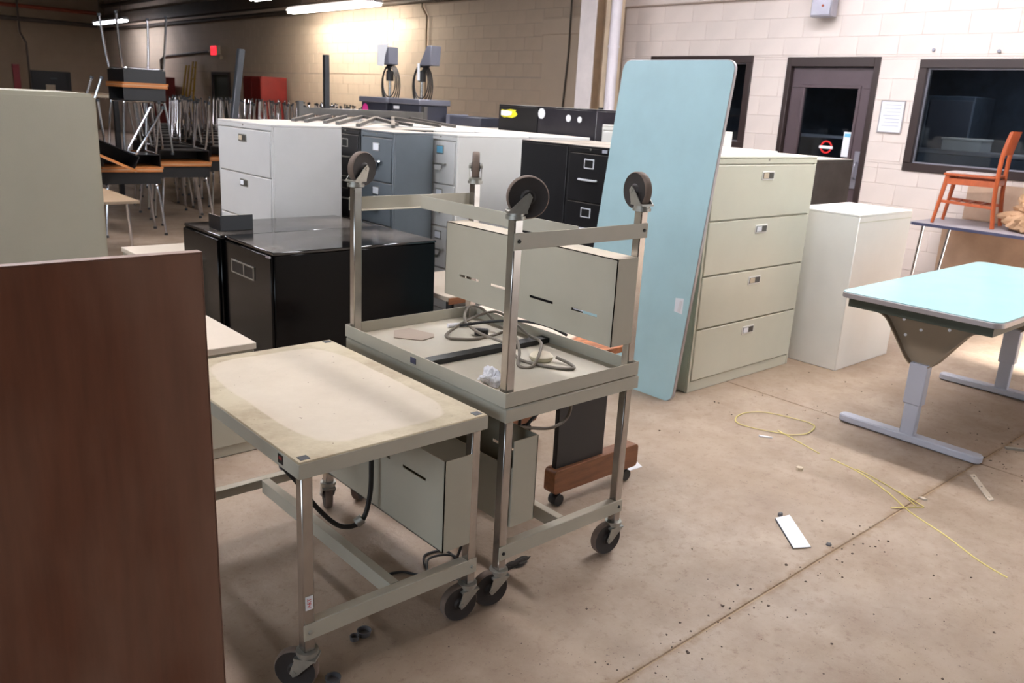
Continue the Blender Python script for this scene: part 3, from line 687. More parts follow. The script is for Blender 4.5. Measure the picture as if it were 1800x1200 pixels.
# ------------------------------------------------------------------ carts
CW, CD, CH = .60, .915, .676
def caster_meshes():
    f = MB()
    f.cyl((0, 0, .122), (0, 0, .112), .03, 16).cyl((0, 0, .112), (0, 0, .104), .026, 16)
    f.box(-.03, .03, -.024, .024, .098, .104)
    for s in (-1, 1):
        f.prism([(-.03, .104), (.026, .104), (.041, .058), (.032, .046), (.019, .054)], lambda a, b, q: (a, q, b), s*.024-.0015, s*.024+.0015)
    f.cyl((.03, -.028, .060), (.03, .028, .060), .007, 8)
    fm = f.mesh('caster', 'galvanized')
    w = MB().mat(0).lathe([(.010, -.018), (.016, -.018), (.022, -.012), (.040, -.011), (.056, -.0145), (.056, .0145), (.040, .011), (.022, .012), (.016, .018), (.010, .018)], (0, 0, 0), 'y', 32)
    w.mat(1).lathe([(.055, -.0143), (.0575, -.013), (.060, -.009), (.060, .009), (.0575, .013), (.055, .0143)], (0, 0, 0), 'y', 32, False)
    return fm, w.mesh('wheel', ['rubber', 'tread'])
CF, CWH = caster_meshes()
def cart(name, label, loc, rot, trough, spins, top_mat, dirty=False, under=False):
    t = thing(name, label, 'cart', loc, rot=rot, group='beige steel carts')
    a, b = CW/2, CD/2; R = .045; q = .012
    if under:
        top = MB().box(-a, a, -b, b, CH-.003, CH).box(-a, a, -b, -b+.003, CH-R, CH-.003).box(-a, a, b-.003, b, CH-R, CH-.003).box(-a, -a+.003, -b+.003, b-.003, CH-R, CH-.003).box(a-.003, a, -b+.003, b-.003, CH-R, CH-.003)
    else:
        top = MB().box(-a, a, -b, b, CH-R, CH)
    tp = top.build('table_top', [top_mat], t, bevel=0 if under else .003)
    if not under: MB().box(-a-.001, a+.001, -b-.001, -b+.004, CH-R, CH-.004).box(-a-.001, a+.001, b-.004, b+.001, CH-R, CH-.004).box(-a-.001, -a+.004, -b+.004, b-.004, CH-R, CH-.004).box(a-.004, a+.001, -b+.004, b-.004, CH-R, CH-.004).build('rim', 'cart_beige', tp, bevel=.001)
    L = .032; x0, y0 = a-q-L/2, b-q-L/2; zl = CH-R if not under else CH-.004
    for k, (sx, sy) in enumerate(((-1, -1), (1, -1), (1, 1), (-1, 1))):
        lg = MB().box(-L/2, L/2, -L/2, L/2, .122, zl).build('leg', 'chrome_leg', t, bevel=.003, loc=(sx*x0, sy*y0, 0))
        cs = link('caster', CF, t, (sx*x0, sy*y0, 0), (0, 0, spins[k]))
        link('wheel', CWH, cs, (.03, 0, .060))
        if k == 0 and top_mat == 'cart_top':
            MB().box(-.011, .011, -.0172, -.0163, .25, .29).build('sticker', 'label_white', lg)
            text('lettering', 'ART', .015, 'red_sign', lg, (0, -.0175, .27), (PI/2, -PI/2, 0), .0002)
    for s in (-1, 1):
        yo = s*(y0+L/2)
        r = MB().box(-a+q-.002, a-q+.002, min(yo, yo+s*.003), max(yo, yo+s*.003), .160, .208).box(-a+q+L, a-q-L, min(yo-s*.03, yo), max(yo-s*.03, yo), .205, .208).build('end_rail', 'cart_beige', t, bevel=.001)
        for sx in (-1, 1):
            MB().lathe([(.001, 0), (.006, 0), (.005, .004), (.001, .005)] if s > 0 else [(.001, -.005), (.005, -.004), (.006, 0), (.001, 0)], (sx*x0, yo+s*.003, .183), 'y', 10).build('bolt', 'galvanized' if not dirty else 'dark', r)
    MB().box(-.0015, .0015, -y0+.016, y0-.016, .160, .2075).box(.0015, .028, -y0+.016, y0-.016, .2045, .2075).build('center_rail', 'cart_beige', t, bevel=.0005)
    if trough:
        s = 1 if trough == '+' else -1
        x1 = s*(x0+L/2-.004-.03); x2 = x1-s*.1; lo, hi = min(x1, x2), max(x1, x2); zt0, zt1 = .27, .56
        tr = MB()
        # front wall with four slots: strips between
        sl = [-.36, -.17, .05, .26]; wv = .12; zs = .465; hh = .010
        xi0, xi1 = (x2, x2+s*.003) if s > 0 else (x2-.003, x2)
        xi0, xi1 = min(x2, x2+s*.003), max(x2, x2+s*.003)
        tr.box(xi0, xi1, -b+.006, b-.006, zt0, zs).box(xi0, xi1, -b+.006, b-.006, zs+hh, zt1)
        e = -b+.006
        for c in sl: tr.box(xi0, xi1, e, c, zs, zs+hh); e = c+wv
        tr.box(xi0, xi1, e, b-.006, zs, zs+hh)
        tr.box(lo, hi, -b+.006, -b+.009, zt0, zt1).box(lo, hi, b-.009, b-.006, zt0, zt1).box(lo, hi, -b+.009, b-.009, zt0, zt0+.003)
        xo0, xo1 = min(x1, x1-s*.003), max(x1, x1-s*.003)
        tr.box(xo0, xo1, -b+.009, b-.009, zt0+.003, zt0+.20)
        tr.build('cable_trough', 'trough_beige', t)
        for sy in (-1, 1): MB().box(min(x1, x1+s*.03), max(x1, x1+s*.03), sy*y0-.012, sy*y0+.012, .45, .455).build('trough_bracket', 'galvanized', t)
    return t
c1 = cart('utility_cart', 'near beige cart with a dirty cream top and a pale rectangle worn clean', (1.17, 2.17, 0), (0, 0, 0), '+', (2.3, 3.0, 1.2, .3), 'cart_top')
for x, y in ((-.275, -.434), (.275, -.434), (.275, .434)): MB().box(x-.013, x+.013, y-.012, y+.012, CH, CH+.001).build('corner_plate', 'steel_dark', c1)
MB().box(-.3022, -.301, -.377, -.349, CH-.035, CH-.01).build('badge', 'dark', c1); MB().box(-.3026, -.3021, -.371, -.355, CH-.024, CH-.016).build('badge_print', 'label_red', c1)
c2 = cart('utility_cart', 'beige cart standing on the floor with an upturned cart stacked on it', (1.84, 2.17, 0), (0, 0, 0), '-', (2.9, 3.0, 1.2, .6), 'cart_beige', True)
c3 = cart('utility_cart', 'upturned beige cart resting on another cart with its wheels in the air', (1.835, 2.17, 1.356), (PI, 0, 0), '+', (-.23, -.9, -1.37, .58), 'cart_beige', True, under=True)
# channel across the upturned tray and a small logo on its rim
MB().box(-.297, .297, -.022, .022, CH-.022, CH-.004).build('cross_channel', 'dark', c3)
MB().box(-.3025, -.3002, -.03, .0, CH-.032, CH-.012).build('logo_decal', 'table_edge', c3)

# ------------------------------------------------------------------ things in the upturned tray (z = .685)
ZT = .6835
def cord(name, label, pts, r, mt, cat='cord', closed=False, n=8):
    return tag(MB().tube(spline(pts, 8, closed), r, n).build(name, mt), label, cat)
cd1 = thing('power_cord', 'tan grey power cord coiled loosely in the upturned tray with round beige switch', 'cord', (0, 0, 0))
zc = ZT+.0055
MB().tube(spline([(2.07, 2.40, zc+.03), (2.08, 2.50, zc+.06), (2.04, 2.53, zc+.06), (1.97, 2.46, zc+.03), (1.93, 2.32, zc+.02), (1.91, 2.15, zc+.024), (1.88, 2.03, zc), (1.92, 1.90, zc), (1.97, 1.86, zc), (1.995, 1.90, zc), (1.985, 1.96, zc+.01)], 8), .0055, 8).build('cable', 'cord_grey', cd1)
MB().tube(spline([(1.83, 2.37, zc), (1.86, 2.43, zc), (2.0, 2.47, zc+.03), (2.10, 2.44, zc+.055), (2.09, 2.33, zc+.05), (2.05, 2.18, zc+.03), (1.985, 2.04, zc+.04), (1.87, 1.955, zc), (1.83, 1.985, zc), (1.90, 2.06, zc+.02), (2.0, 2.2, zc+.03), (2.06, 2.35, zc+.02)], 8), .0055, 8).build('cable', 'cord_grey', cd1)
MB().tube(spline([(1.83, 2.37, zc), (1.90, 2.32, zc), (1.98, 2.32, zc), (2.04, 2.31, zc+.01)], 8), .0055, 8).build('cable', 'cord_grey', cd1)
MB().lathe([(.012, 0), (.036, 0), (.042, .008), (.042, .016), (.034, .024), (.012, .027)], (1.955, 2.005, ZT), 'z', 24).build('switch', 'puck', cd1)
MB().bar((1.955, 2.38, ZT+.013), (1.995, 2.345, ZT+.013), .03, .024).build('plug', 'cord_black', cd1, bevel=.004)
cord('black_cable', 'short black cable lying over the rim of the upturned tray', [(1.92, 2.43, ZT+.03), (2.0, 2.36, ZT+.05), (2.06, 2.28, ZT+.065), (2.10, 2.20, ZT+.07), (2.118, 2.12, ZT+.066), (2.122, 2.05, ZT+.055)], .0055, 'cord_black')
random.seed(3)
from mathutils import noise as mn
def crumple(name, label, cat, c, rx, ry, rz, mt, n=3, rough=.35, seed=1):
    bm = bmesh.new(); bmesh.ops.create_icosphere(bm, subdivisions=n, radius=1)
    for v in bm.verts:
        p = v.co.copy(); q = p*1.3+Vector((seed*3.1, seed*1.7, 0))
        f = 1+rough*(1.2*mn.noise(q)+.9*abs(mn.noise(q*2.3))+.5*abs(mn.noise(q*5.1))-.4)
        v.co = Vector((p.x*rx*f, p.y*ry*f, p.z*rz*f))
    lo = min(v.co.z for v in bm.verts)
    for v in bm.verts: v.co.z = max(v.co.z-lo*.55, 0)
    me = bpy.data.meshes.new(name); bm.to_mesh(me); bm.free(); me.materials.append(MATS[mt])
    return tag(link(name, me, None, c), label, cat)
crumple('crumpled_tissue', 'crumpled white tissue in the near corner of the upturned tray', 'tissue', (1.63, 1.90, ZT), .024, .042, .03, 'paper', n=4, rough=.55, seed=9)
def sheet(name, label, cat, poly, z, th, mt, curl=0.):
    b = MB(); cx = sum(p[0] for p in poly)/len(poly); cy = sum(p[1] for p in poly)/len(poly)
    b.prism(poly, lambda p, q, t: (p, q, t), z, z+th)
    return tag(b.build(name, mt, smooth=False), label, cat)
sheet('paper_scrap', 'torn tan paper scrap lying flat in the upturned tray', 'paper', [(1.665, 2.5), (1.734, 2.415), (1.80, 2.43), (1.823, 2.462), (1.79, 2.577), (1.72, 2.58)], ZT, .003, 'paper_tan')
ck = thing('marker_tube', 'small silver and white tube beside the cord in the tray', 'tube', (1.975, 2.50, ZT+.0092), -.28)
MB().cyl((-.05, 0, 0), (.03, 0, 0), .009, 12).build('barrel', 'paper', ck); MB().cyl((.03, 0, 0), (.05, 0, 0), .008, 12).build('cap', 'chrome', ck)

# ------------------------------------------------------------------ computer tables behind the carts
wt = thing('computer_table', 'wood laminate computer table on casters pushed against the stacked carts', 'table', (2.39, 2.44, 0))
MB().prism(rrect(-.23, .16, -.40, .41, .07), lambda a, b, q: (a, b, q), .625, .65).build('table_top', 'dusty_wood', wt, bevel=.002)
for y in (-.32, .32):
    MB().box(-.215, .06, y-.012, y+.012, .16, .625).build('leg_panel', 'black_matte', wt, bevel=.003)
    bs = MB().prism(rrect(-.235, .27, .062, .165, .018), lambda a, b, q: (a, q, b), y-.03, y+.03).build('foot', 'wood', wt, bevel=.002)
    for x in (-.19, .22):
        MB().cyl((x, y-.02, .025), (x, y+.02, .025), .025, 16).box(x-.012, x+.012, y-.012, y+.012, .03, .064).build('caster', 'dark', bs)
wt2 = thing('low_bench', 'low pale bench with a wooden edge strip between black cabinet and black files', 'bench', (3.24, 4.22, 0))
MB().box(-.25, .3, -.32, .36, .37, .40).build('bench_top', 'pale_top', wt2, bevel=.003)
MB().box(-.252, .302, -.327, -.32, .355, .395).build('edge_strip', 'wood', wt2)
for x in (-.21, .26):
    for y in (-.27, .31): MB().cyl((x, y, 0), (x, y, .37), .018, 10).build('leg', 'steel_dark', wt2)

# cords below the carts
hc = thing('hanging_cord', 'thick dark cord with metal fittings hanging in a loop under the near cart', 'cord', (0, 0, 0))
MB().tube(spline([(1.295, 2.06, .63), (1.295, 2.06, .45), (1.29, 2.06, .33), (1.265, 2.07, .24), (1.20, 2.09, .235), (1.14, 2.12, .30), (1.09, 2.16, .39), (1.05, 2.2, .47), (1.04, 2.2, .63)], 8), .008, 8).build('cable', 'cord_black', hc)
MB().cyl((1.25, 2.075, .235), (1.268, 2.068, .25), .016, 10).build('clamp', 'galvanized', hc)
MB().cyl((1.04, 2.2, .52), (1.04, 2.2, .625), .02, 10).cyl((1.04, 2.2, .47), (1.04, 2.2, .52), .014, 10).build('fitting', 'galvanized', hc)
MB().cyl((1.075, 2.24, .55), (1.105, 2.26, .40), .022, 10).build('connector', 'projector_grey', hc)
cord('floor_cord', 'thin black cord dropping from the cart trough and coiled on the floor', [(1.44, 1.76, .275), (1.445, 1.79, .2), (1.50, 1.88, .1), (1.52, 1.93, .03), (1.60, 1.99, .006), (1.62, 2.08, .006), (1.54, 2.10, .006), (1.49, 2.0, .006), (1.52, 1.92, .007), (1.60, 1.93, .012), (1.61, 2.03, .016), (1.53, 2.06, .017), (1.47, 2.0, .006), (1.42, 2.06, .005), (1.36, 2.08, .005)], .0045, 'cord_black')
cord('cable_loop', 'grey cable drooping in a curve under the stacked cart', [(1.70, 1.95, .625), (1.73, 1.95, .52), (1.80, 1.95, .485), (1.90, 1.95, .455), (1.98, 1.95, .44), (2.05, 1.95, .46), (2.07, 1.95, .52), (2.07, 1.95, .62)], .006, 'cord_grey')
cord('black_lead', 'black lead with a sharp kink hanging under the stacked cart', [(1.84, 1.97, .63), (1.84, 1.97, .52), (1.838, 1.97, .445), (1.89, 1.97, .48), (1.95, 1.97, .53), (1.96, 1.97, .63)], .006, 'cord_black')

# ------------------------------------------------------------------ turquoise table top leaning, turquoise table
LW, LL_ = .755, 1.835
ang = math.atan2(.17, 1.335)
tb = thing('leaning_table_top', 'turquoise table top stood on end, leaning against the grey-green file', 'table top', (3.578, 3.0, 0), rot=(0, ang, 0))
pf = lambda t0, t1: (lambda a, b, q: (q, a, b))
MB().prism(rrect(-LW/2, LW/2, .0, LL_, .05), lambda a, b, q: (q, a, b), 0, .006).build('laminate', 'teal_board', tb)
MB().prism(rrect(-LW/2-.004, LW/2+.004, 0, LL_+.004, .052), lambda a, b, q: (q, a, b), .004, .026).build('edge_trim', 'trim_grey', tb, bevel=.002)
MB().prism(rrect(-LW/2+.02, LW/2-.02, .06, LL_-.06, .03), lambda a, b, q: (q, a, b), .026, .029).build('apron', 'teal', tb)
stk = MB().prism([(-.030, -.042), (.026, -.036), (.032, .038), (-.022, .044)], lambda a, b, q: (q, a, b), -.0015, -.0002).build('paper_tag', 'label_white', tb, loc=(0, -.315, .535))
MB().prism([(-.014, -.036), (.004, -.032), (-.002, .03), (-.016, .03)], lambda a, b, q: (q, a, b), -.004, -.0015).build('fold', 'paper', stk)

tt = thing('turquoise_table', 'turquoise topped table with grey pedestal legs beside the white cabinet', 'table', (4.86, 1.575, 0))
TX0, TX1, TW = -.89, .92, .375; TZ = .728
MB().prism(rrect(TX0, TX1, -TW, TW, .05), lambda a, b, q: (a, b, q), TZ-.006, TZ+.002).build('laminate', 'teal', tt)
MB().prism(rrect(TX0-.005, TX1+.005, -TW-.005, TW+.005, .055), lambda a, b, q: (a, b, q), TZ-.028, TZ-.002).build('edge_trim', 'trim_grey', tt, bevel=.003)
ap = MB(); i_ = .035
ap.box(TX0+i_, TX0+i_+.012, -TW+i_, TW-i_, TZ-.075, TZ-.028).box(TX1-i_-.012, TX1-i_, -TW+i_, TW-i_, TZ-.075, TZ-.028).box(TX0+i_+.012, TX1-i_-.012, -TW+i_, -TW+i_+.012, TZ-.075, TZ-.028).box(TX0+i_+.012, TX1-i_-.012, TW-i_-.012, TW-i_, TZ-.075, TZ-.028)
ap.build('apron', 'apron_green', tt)
for xx in (-.69, .60):
    lg = MB()
    # flared head plate
    outline = [(-.31, TZ-.075), (.31, TZ-.075), (.31, TZ-.092)]
    for sl, dl in ((.02, .01), (.15, .015), (.28, .04), (.38, .10), (.46, .19), (.54, .32), (.64, .48), (.76, .68), (.88, .87), (.96, .97)):
        outline.append((.30-.255*sl, TZ-.095-.225*dl))
    outline.append((.045, TZ-.322)); left = [(-a, b) for a, b in reversed(outline[2:])]
    outline += left
    hd = lg.prism(outline, lambda a, b, q: (q, a, b), xx-.004, xx+.004).build('leg_head', 'leg_taupe', tt)
    for s in (-1, 1):
        fl_ = MB(); pts = [(s*a, b) for a, b in outline[2:14]]
        for (a0, b0), (a1, b1) in zip(pts[:-1], pts[1:]): fl_.bar((xx, a0, b0), (xx, a1, b1), .07, .006)
        fl_.build('flange', 'leg_taupe', hd)
    for (a, b) in ((-.1, TZ-.12), (.12, TZ-.115), (.03, TZ-.15), (.1, TZ-.19)): MB().cyl((xx-.0055, a, b), (xx+.0055, a, b), .008, 8).build('hole', 'label_white', hd)
    MB().box(xx-.026, xx+.026, -.045, .045, .20, TZ-.315).build('column', 'leg_lilac', tt, bevel=.004)
    MB().box(xx-.02, xx+.02, -.036, .036, .03, .205).build('inner_column', 'leg_lilac', tt, bevel=.004)
    MB().prism(rrect(-.035, .035, -.36, .36, .03), lambda a, b, q: (xx+a, b, q), .004, .042).build('foot', 'leg_lilac', tt, bevel=.006)
    for s in (-1, 1): MB().cyl((xx, s*.32, 0), (xx, s*.32, .006), .02, 10).build('glide', 'dark', tt)

# ------------------------------------------------------------------ grey folding table by the wall with chair and paper
gt = thing('folding_table', 'grey folding table against the wall carrying a wooden chair', 'table', (7.76, 2.2, 0))
MB().prism(rrect(-.36, .38, -.92, .92, .02), lambda a, b, q: (a, b, q), .728, .748).build('table_top', 'table_grey', gt, bevel=.003)
MB().box(-.365, -.36, -.9, .9, .722, .746).box(-.36, .38, .92, .925, .722, .746).build('edge_trim', 'table_edge', gt)
for yy in (-.8, .82):
    for x, xb in ((-.3, -.27), (.3, .27)): MB().tube([(x, yy, .728), (xb, yy+.05, 0)], .014, 10).build('leg', 'chrome', gt)
    MB().cyl((-.28, yy+.035, .2), (.28, yy+.035, .2), .009, 8).build('brace', 'chrome', gt)
ply = thing('plywood_sheet', 'tan plywood sheet with stains leaning on the wall under the folding table', 'sheet', (8.15, 2.1, 0))
MB().box(-.02, .0, -.8, 1.02, 0, .71).build('board', 'plywood', ply, bevel=.002)
tag(MB().box(8.165, 8.185, 1.9, 2.98, .75, 1.08).build('cardboard_panel', 'plywood', bevel=.002), 'tan cardboard panel standing on the folding table behind the wooden chair', 'panel')
ch = thing('wooden_chair', 'orange brown wooden chair with a slatted stretcher standing on the folding table', 'chair', (7.72, 2.78, .752), math.radians(100))
# local: seat front = +x ; the chair back at -x  (rotated so that the back is toward -Y)
def chair_parts(t):
    seat = MB().prism(rrect(-.2, .21, -.2, .2, .03), lambda a, b, q: (a, b, q), .405, .425).build('seat', 'wood_chair', t, bevel=.004)
    MB().prism(rrect(-.17, .2, -.19, .19, .04), lambda a, b, q: (a, b, q), .425, .436).build('seat_pad', 'seat_pad', seat, bevel=.004)
    for s in (-1, 1):
        MB().tube([(.225, s*.20, 0), (.175, s*.17, .405)], .018, 8, radii=[.014, .02]).build('front_leg', 'wood_chair', t)
        MB().tube(spline([(-.235, s*.19, 0), (-.205, s*.18, .25), (-.2, s*.18, .45), (-.205, s*.175, .62), (-.235, s*.165, .78)], 5), .018, 8, radii=None).build('rear_leg', 'wood_chair', t)
        MB().bar((.19, s*.18, .36), (-.2, s*.18, .36), .018, .05).build('seat_rail', 'wood_chair', t, bevel=.002)
        MB().bar((.2, s*.185, .19), (-.21, s*.182, .17), .016, .025).build('stretcher', 'wood_chair', t, bevel=.002)
    for x in (-.1, 0, .1): MB().bar((x, -.18, .182), (x, .18, .182), .02, .012).build('slat', 'wood_chair', t)
    for x in (.185, -.2): MB().bar((x, -.165, .37), (x, .165, .37), .018, .05).build('cross_rail', 'wood_chair', t)
    bk_ = MB(); n = 8
    for k in range(n):
        a0, a1 = -.19+.38*k/n, -.19+.38*(k+1)/n; c = lambda a: -.21-.03*(1-(a/.19)**2)
        p = [(c(a0), a0, .60), (c(a1), a1, .60), (c(a1)-.035, a1, .79), (c(a0)-.035, a0, .79)]
        q = [(x+.014, y, z) for x, y, z in p]
        bk_.add(p+q, [(0, 1, 2, 3), (7, 6, 5, 4), (0, 4, 5, 1), (3, 2, 6, 7)]+([(0, 3, 7, 4)] if k == 0 else [])+([(1, 5, 6, 2)] if k == n-1 else []))
    bk_.build('backrest', 'wood_chair', t)
chair_parts(ch)
crumple('kraft_paper_heap', 'crumpled heap of brown kraft paper on the folding table behind the chair', 'paper', (7.74, 2.11, .75), .24, .34, .24, 'kraft', n=5, rough=.5, seed=11)

# ------------------------------------------------------------------ things on the cabinet tops
TP = 1.32
def bent(name, pts, r, mt, parent, n=8): return MB().tube(spline(pts, 6), r, n).build(name, mt, parent)
def projector(label, y, x=4.78, pink=False):
    t = thing('overhead_projector', label, 'projector', (x+.2, y, TP), group='overhead projectors on the file cabinets')
    MB().box(-.18, .16, -.24, .24, 0, .17).build('body', 'projector_body', t, bevel=.008)
    MB().box(-.20, .18, -.265, .265, .17, .225).build('lid', 'projector_grey', t, bevel=.008)
    MB().cyl((0, -.02, .225), (0, -.02, .42), .016, 10).build('post', 'chrome_leg', t)
    MB().cyl((0, -.02, .39), (0, -.02, .49), .04, 10).build('knob', 'cord_black', t)
    hy = .02 if pink else -.15
    MB().bar((0, -.02, .47), (0, hy, .57), .03, .03).build('arm', 'cord_black', t)
    hd = MB().prism([(-.1, .54), (.08, .54), (.1, .72), (.02, .72)] if not pink else [(-.09, .55), (.1, .55), (.1, .72), (-.09, .72)], lambda a, b, q: (q, hy-a, b), -.06, .06).build('head', 'projector_grey', t, bevel=.006)
    if pink:
        MB().prism([(-.1, .54), (.02, .53), (.04, .63), (.1, .745), (-.1, .745)], lambda a, b, q: (q, hy-a, b), -.066, -.062).build('paper_sheet', 'label_white', hd)
        MB().lathe([(.01, 0), (.055, 0), (.055, .003), (.01, .003)], (-.184, .16, .1), 'x', 16).build('pink_sticker', 'pink', t)
    else:
        MB().box(-.05, -.044, -.045, -.01, .40, .56).build('mirror', 'label_white', hd)
        MB().box(-.183, -.18, .1, .2, .12, .15).build('name_plate', 'label_white', t)
    for k in range(4):
        rr = .13+.02*k; MB().tube([(.02*k-.03, -.02+rr*.9*math.cos(a)+.02*k-.03, .40-.04*k*.3+rr*1.15*math.sin(a)-.02) for a in [2*PI*i/20 for i in range(20)]], .006, 6, closed=True).build('cable_coil', 'cord_black', t)
projector('overhead projector with a white paper over its head and a pink sticker', 7.63, pink=True)
projector('overhead projector with a slanted grey head and a small white name plate', 7.06)
it = thing('audio_unit', 'flat black device with a short stub lying on the dusty file tops', 'device', (5.2, 6.45, TP))
MB().box(-.15, .15, -.26, .22, 0, .09).build('body', 'projector_body', it, bevel=.01); MB().box(-.12, .1, .22, .32, 0, .1).build('end_block', 'projector_grey', it, bevel=.01)
MB().cyl((0, .32, .03), (0, .42, .02), .02, 8).build('stub', 'dark', it)
rk = thing('steel_rack', 'dark steel rail frame with splayed bars lying on the file cabinet tops', 'frame', (0, 0, TP))
MB().box(3.40, 4.66, 6.52, 6.55, .05, .11).build('rail', 'steel_bar', rk, bevel=.003)
MB().box(3.38, 3.42, 6.515, 6.555, .0, .16).build('rail_end', 'steel_bar', rk); MB().box(4.64, 4.68, 6.515, 6.555, .0, .16).build('rail_end', 'steel_bar', rk)
for (xa, xb, yb) in ((3.5, 3.14, 6.16), (3.66, 3.22, 6.1), (3.82, 3.33, 6.0), (3.98, 3.36, 5.86), (4.14, 3.36, 5.56), (4.3, 3.62, 5.48), (4.0, 4.08, 5.9), (4.1, 3.95, 5.92), (4.3, 4.36, 5.88), (4.5, 4.5, 5.86)):
    MB().bar((xa, 6.52, .05), (xb, yb, .014), .03, .024).build('bar', 'steel_bar', rk)
ps = thing('steel_post', 'long dark steel post leaning upright behind the light grey lateral file', 'post', (3.0, 6.85, 0))
P0, P1 = (-.235, 0, 0), (.045, 0, 1.86)
MB().bar(P0, P1, .05, .05).build('post_tube', 'steel_dark', ps, bevel=.004); MB().box(-.27, -.2, -.035, .035, 0, .012).build('foot_plate', 'steel_dark', ps)
ps2 = thing('steel_post', 'slim perforated dark steel post standing upright among the upturned desks', 'post', (4.46, 8.0, 0))
MB().box(-.026, .026, -.026, .026, 0, 1.93).build('post_tube', 'steel_dark', ps2, bevel=.003)
MB().box(-.06, .06, -.06, .06, 0, .012).build('foot_plate', 'steel_dark', ps2)
for k in range(12): MB().cyl((-.0275, 0, 1.34+.048*k), (-.026, 0, 1.34+.048*k), .008, 6).build('slot', 'dark', ps2)

# ------------------------------------------------------------------ school desks
DH = .69
dm = dict(
 top=MB().mat(0).prism(rrect(-.305, .305, -.23, .23, .03, 3), lambda a, b, q: (a, b, q), DH-.004, DH).mat(1).prism(rrect(-.306, .306, -.231, .231, .03, 3), lambda a, b, q: (a, b, q), DH-.024, DH-.003).mesh('desk_top', ['desk_laminate', 'desk_edge']),
 box=MB().box(-.28, .28, -.205, .205, DH-.15, DH-.145).box(-.28, .28, -.205, -.2, DH-.145, DH-.024).box(-.28, -.275, -.2, .205, DH-.145, DH-.024).box(.275, .28, -.2, .205, DH-.145, DH-.024).mesh('book_box', 'desk_black'))
def frame_mesh(s):
    x = s*.24
    b = MB().mat(0).tube(spline([(x+s*.05, -.24, .02), (x+s*.03, -.225, .25), (x+s*.004, -.20, DH-.2), (x, -.16, DH-.162), (x, .16, DH-.162), (x+s*.004, .20, DH-.2), (x+s*.03, .225, .25), (x+s*.05, .24, .02)], 3), .0125, 8)
    b.mat(1)
    for y in (-.24, .24): b.cyl((x+s*.05, y, 0), (x+s*.05, y, .025), .018, 8)
    return b.mesh('leg_frame', ['chrome', 'steel_dark'])
dm['f-'] = frame_mesh(-1); dm['f+'] = frame_mesh(1)
def desk(label, group, loc, rz=0., inv=False, rot=None):
    r = rot if rot else ((PI, 0, rz) if inv else (0, 0, rz))
    t = thing('school_desk', label, 'desk', loc, rot=r, group=group)
    link('desk_top', dm['top'], t); link('book_box', dm['box'], t); link('leg_frame', dm['f-'], t); link('leg_frame', dm['f+'], t)
    return t
def pair(x, y, rz, l1, l2, g1, g2, z=0.):
    desk(l1, g1, (x, y, z), rz); desk(l2, g2, (x+.01, y+.015, z+2*DH+.001), rz+.03, True)
G1, G2 = 'desks standing under upturned desks', 'upturned desks on the desk pile'
pair(2.86, 9.35, -.10, 'school desk with black book box standing on the floor at the front of pile', 'upturned school desk on the front desk of the pile, tilted desk caught in its legs', G1, G2)
pair(3.62, 9.95, -.06, 'school desk on the floor beside the front desk, close to the light grey file', 'upturned school desk beside the tall desk tower, close to the light grey file', G1, G2)
# the tower on the front pair
desk('school desk raised up on the front pair, its chrome legs straddling the tilted desk', G1, (3.03, 9.42, DH+.152), PI/2-.04)
desk('topmost upturned school desk of the tower with four chrome legs pointing at the light', G2, (3.04, 9.43, DH+.152+2*DH+.001), PI/2-.02, True)
desk('tilted upturned school desk wedged between the legs of the desk tower', G2, (2.74, 8.78, 1.47), 0, rot=(PI, math.radians(25), -.1))
random.seed(5)
ORD = ['first', 'second', 'third', 'fourth', 'fifth', 'sixth', 'seventh', 'eighth', 'ninth', 'tenth']
for r_ in range(9):
    yy = 10.6+.78*r_
    x0 = .345*yy; x1 = min(.64*yy, 8.3); xx = x0+.1*random.random(); row = []
    while xx < x1: row.append(xx); xx += .74
    for q_, xx in enumerate(row):
        w_ = f'{ORD[len(row)-1-q_]} from the long wall in the {ORD[r_]} row behind the tower'
        pair(xx+random.uniform(-.04, .04), yy+random.uniform(-.05, .05), random.uniform(-.05, .05), 'lower school desk, '+w_, 'upturned school desk, '+w_, G1, G2)
# table tops and the pale table near the pile
wtb = thing('student_table', 'pale laminate table with chrome legs half hidden by the sage cabinet', 'table', (1.9, 7.95, 0))
MB().box(-.5, .43, -.58, .5, .575, .6).build('table_top', 'desk_laminate', wtb, bevel=.004); MB().box(-.502, .432, -.583, .502, .573, .594).build('edge_band', 'leg_taupe', wtb)
for x in (-.42, .36):
    for y in (-.48, .42): MB().tube([(x, y, .575), (x+.03, y+.02, 0)], .014, 8).build('leg', 'chrome', wtb)
tn = thing('tan_table', 'long tan laminate table beyond the sage cabinet near the far end wall', 'table', (3.05, 12.3, 0))
MB().box(-.7, .62, -.5, .9, 1.37, 1.40).build('table_top', 'desk_laminate', tn, bevel=.005); MB().box(-.703, .623, -.503, .903, 1.355, 1.385).build('edge_band', 'label_tan', tn)
for x in (-.6, .5):
    for y in (-.4, .8): MB().box(x-.03, x+.03, y-.03, y+.03, 0, 1.37).build('leg', 'desk_black', tn)

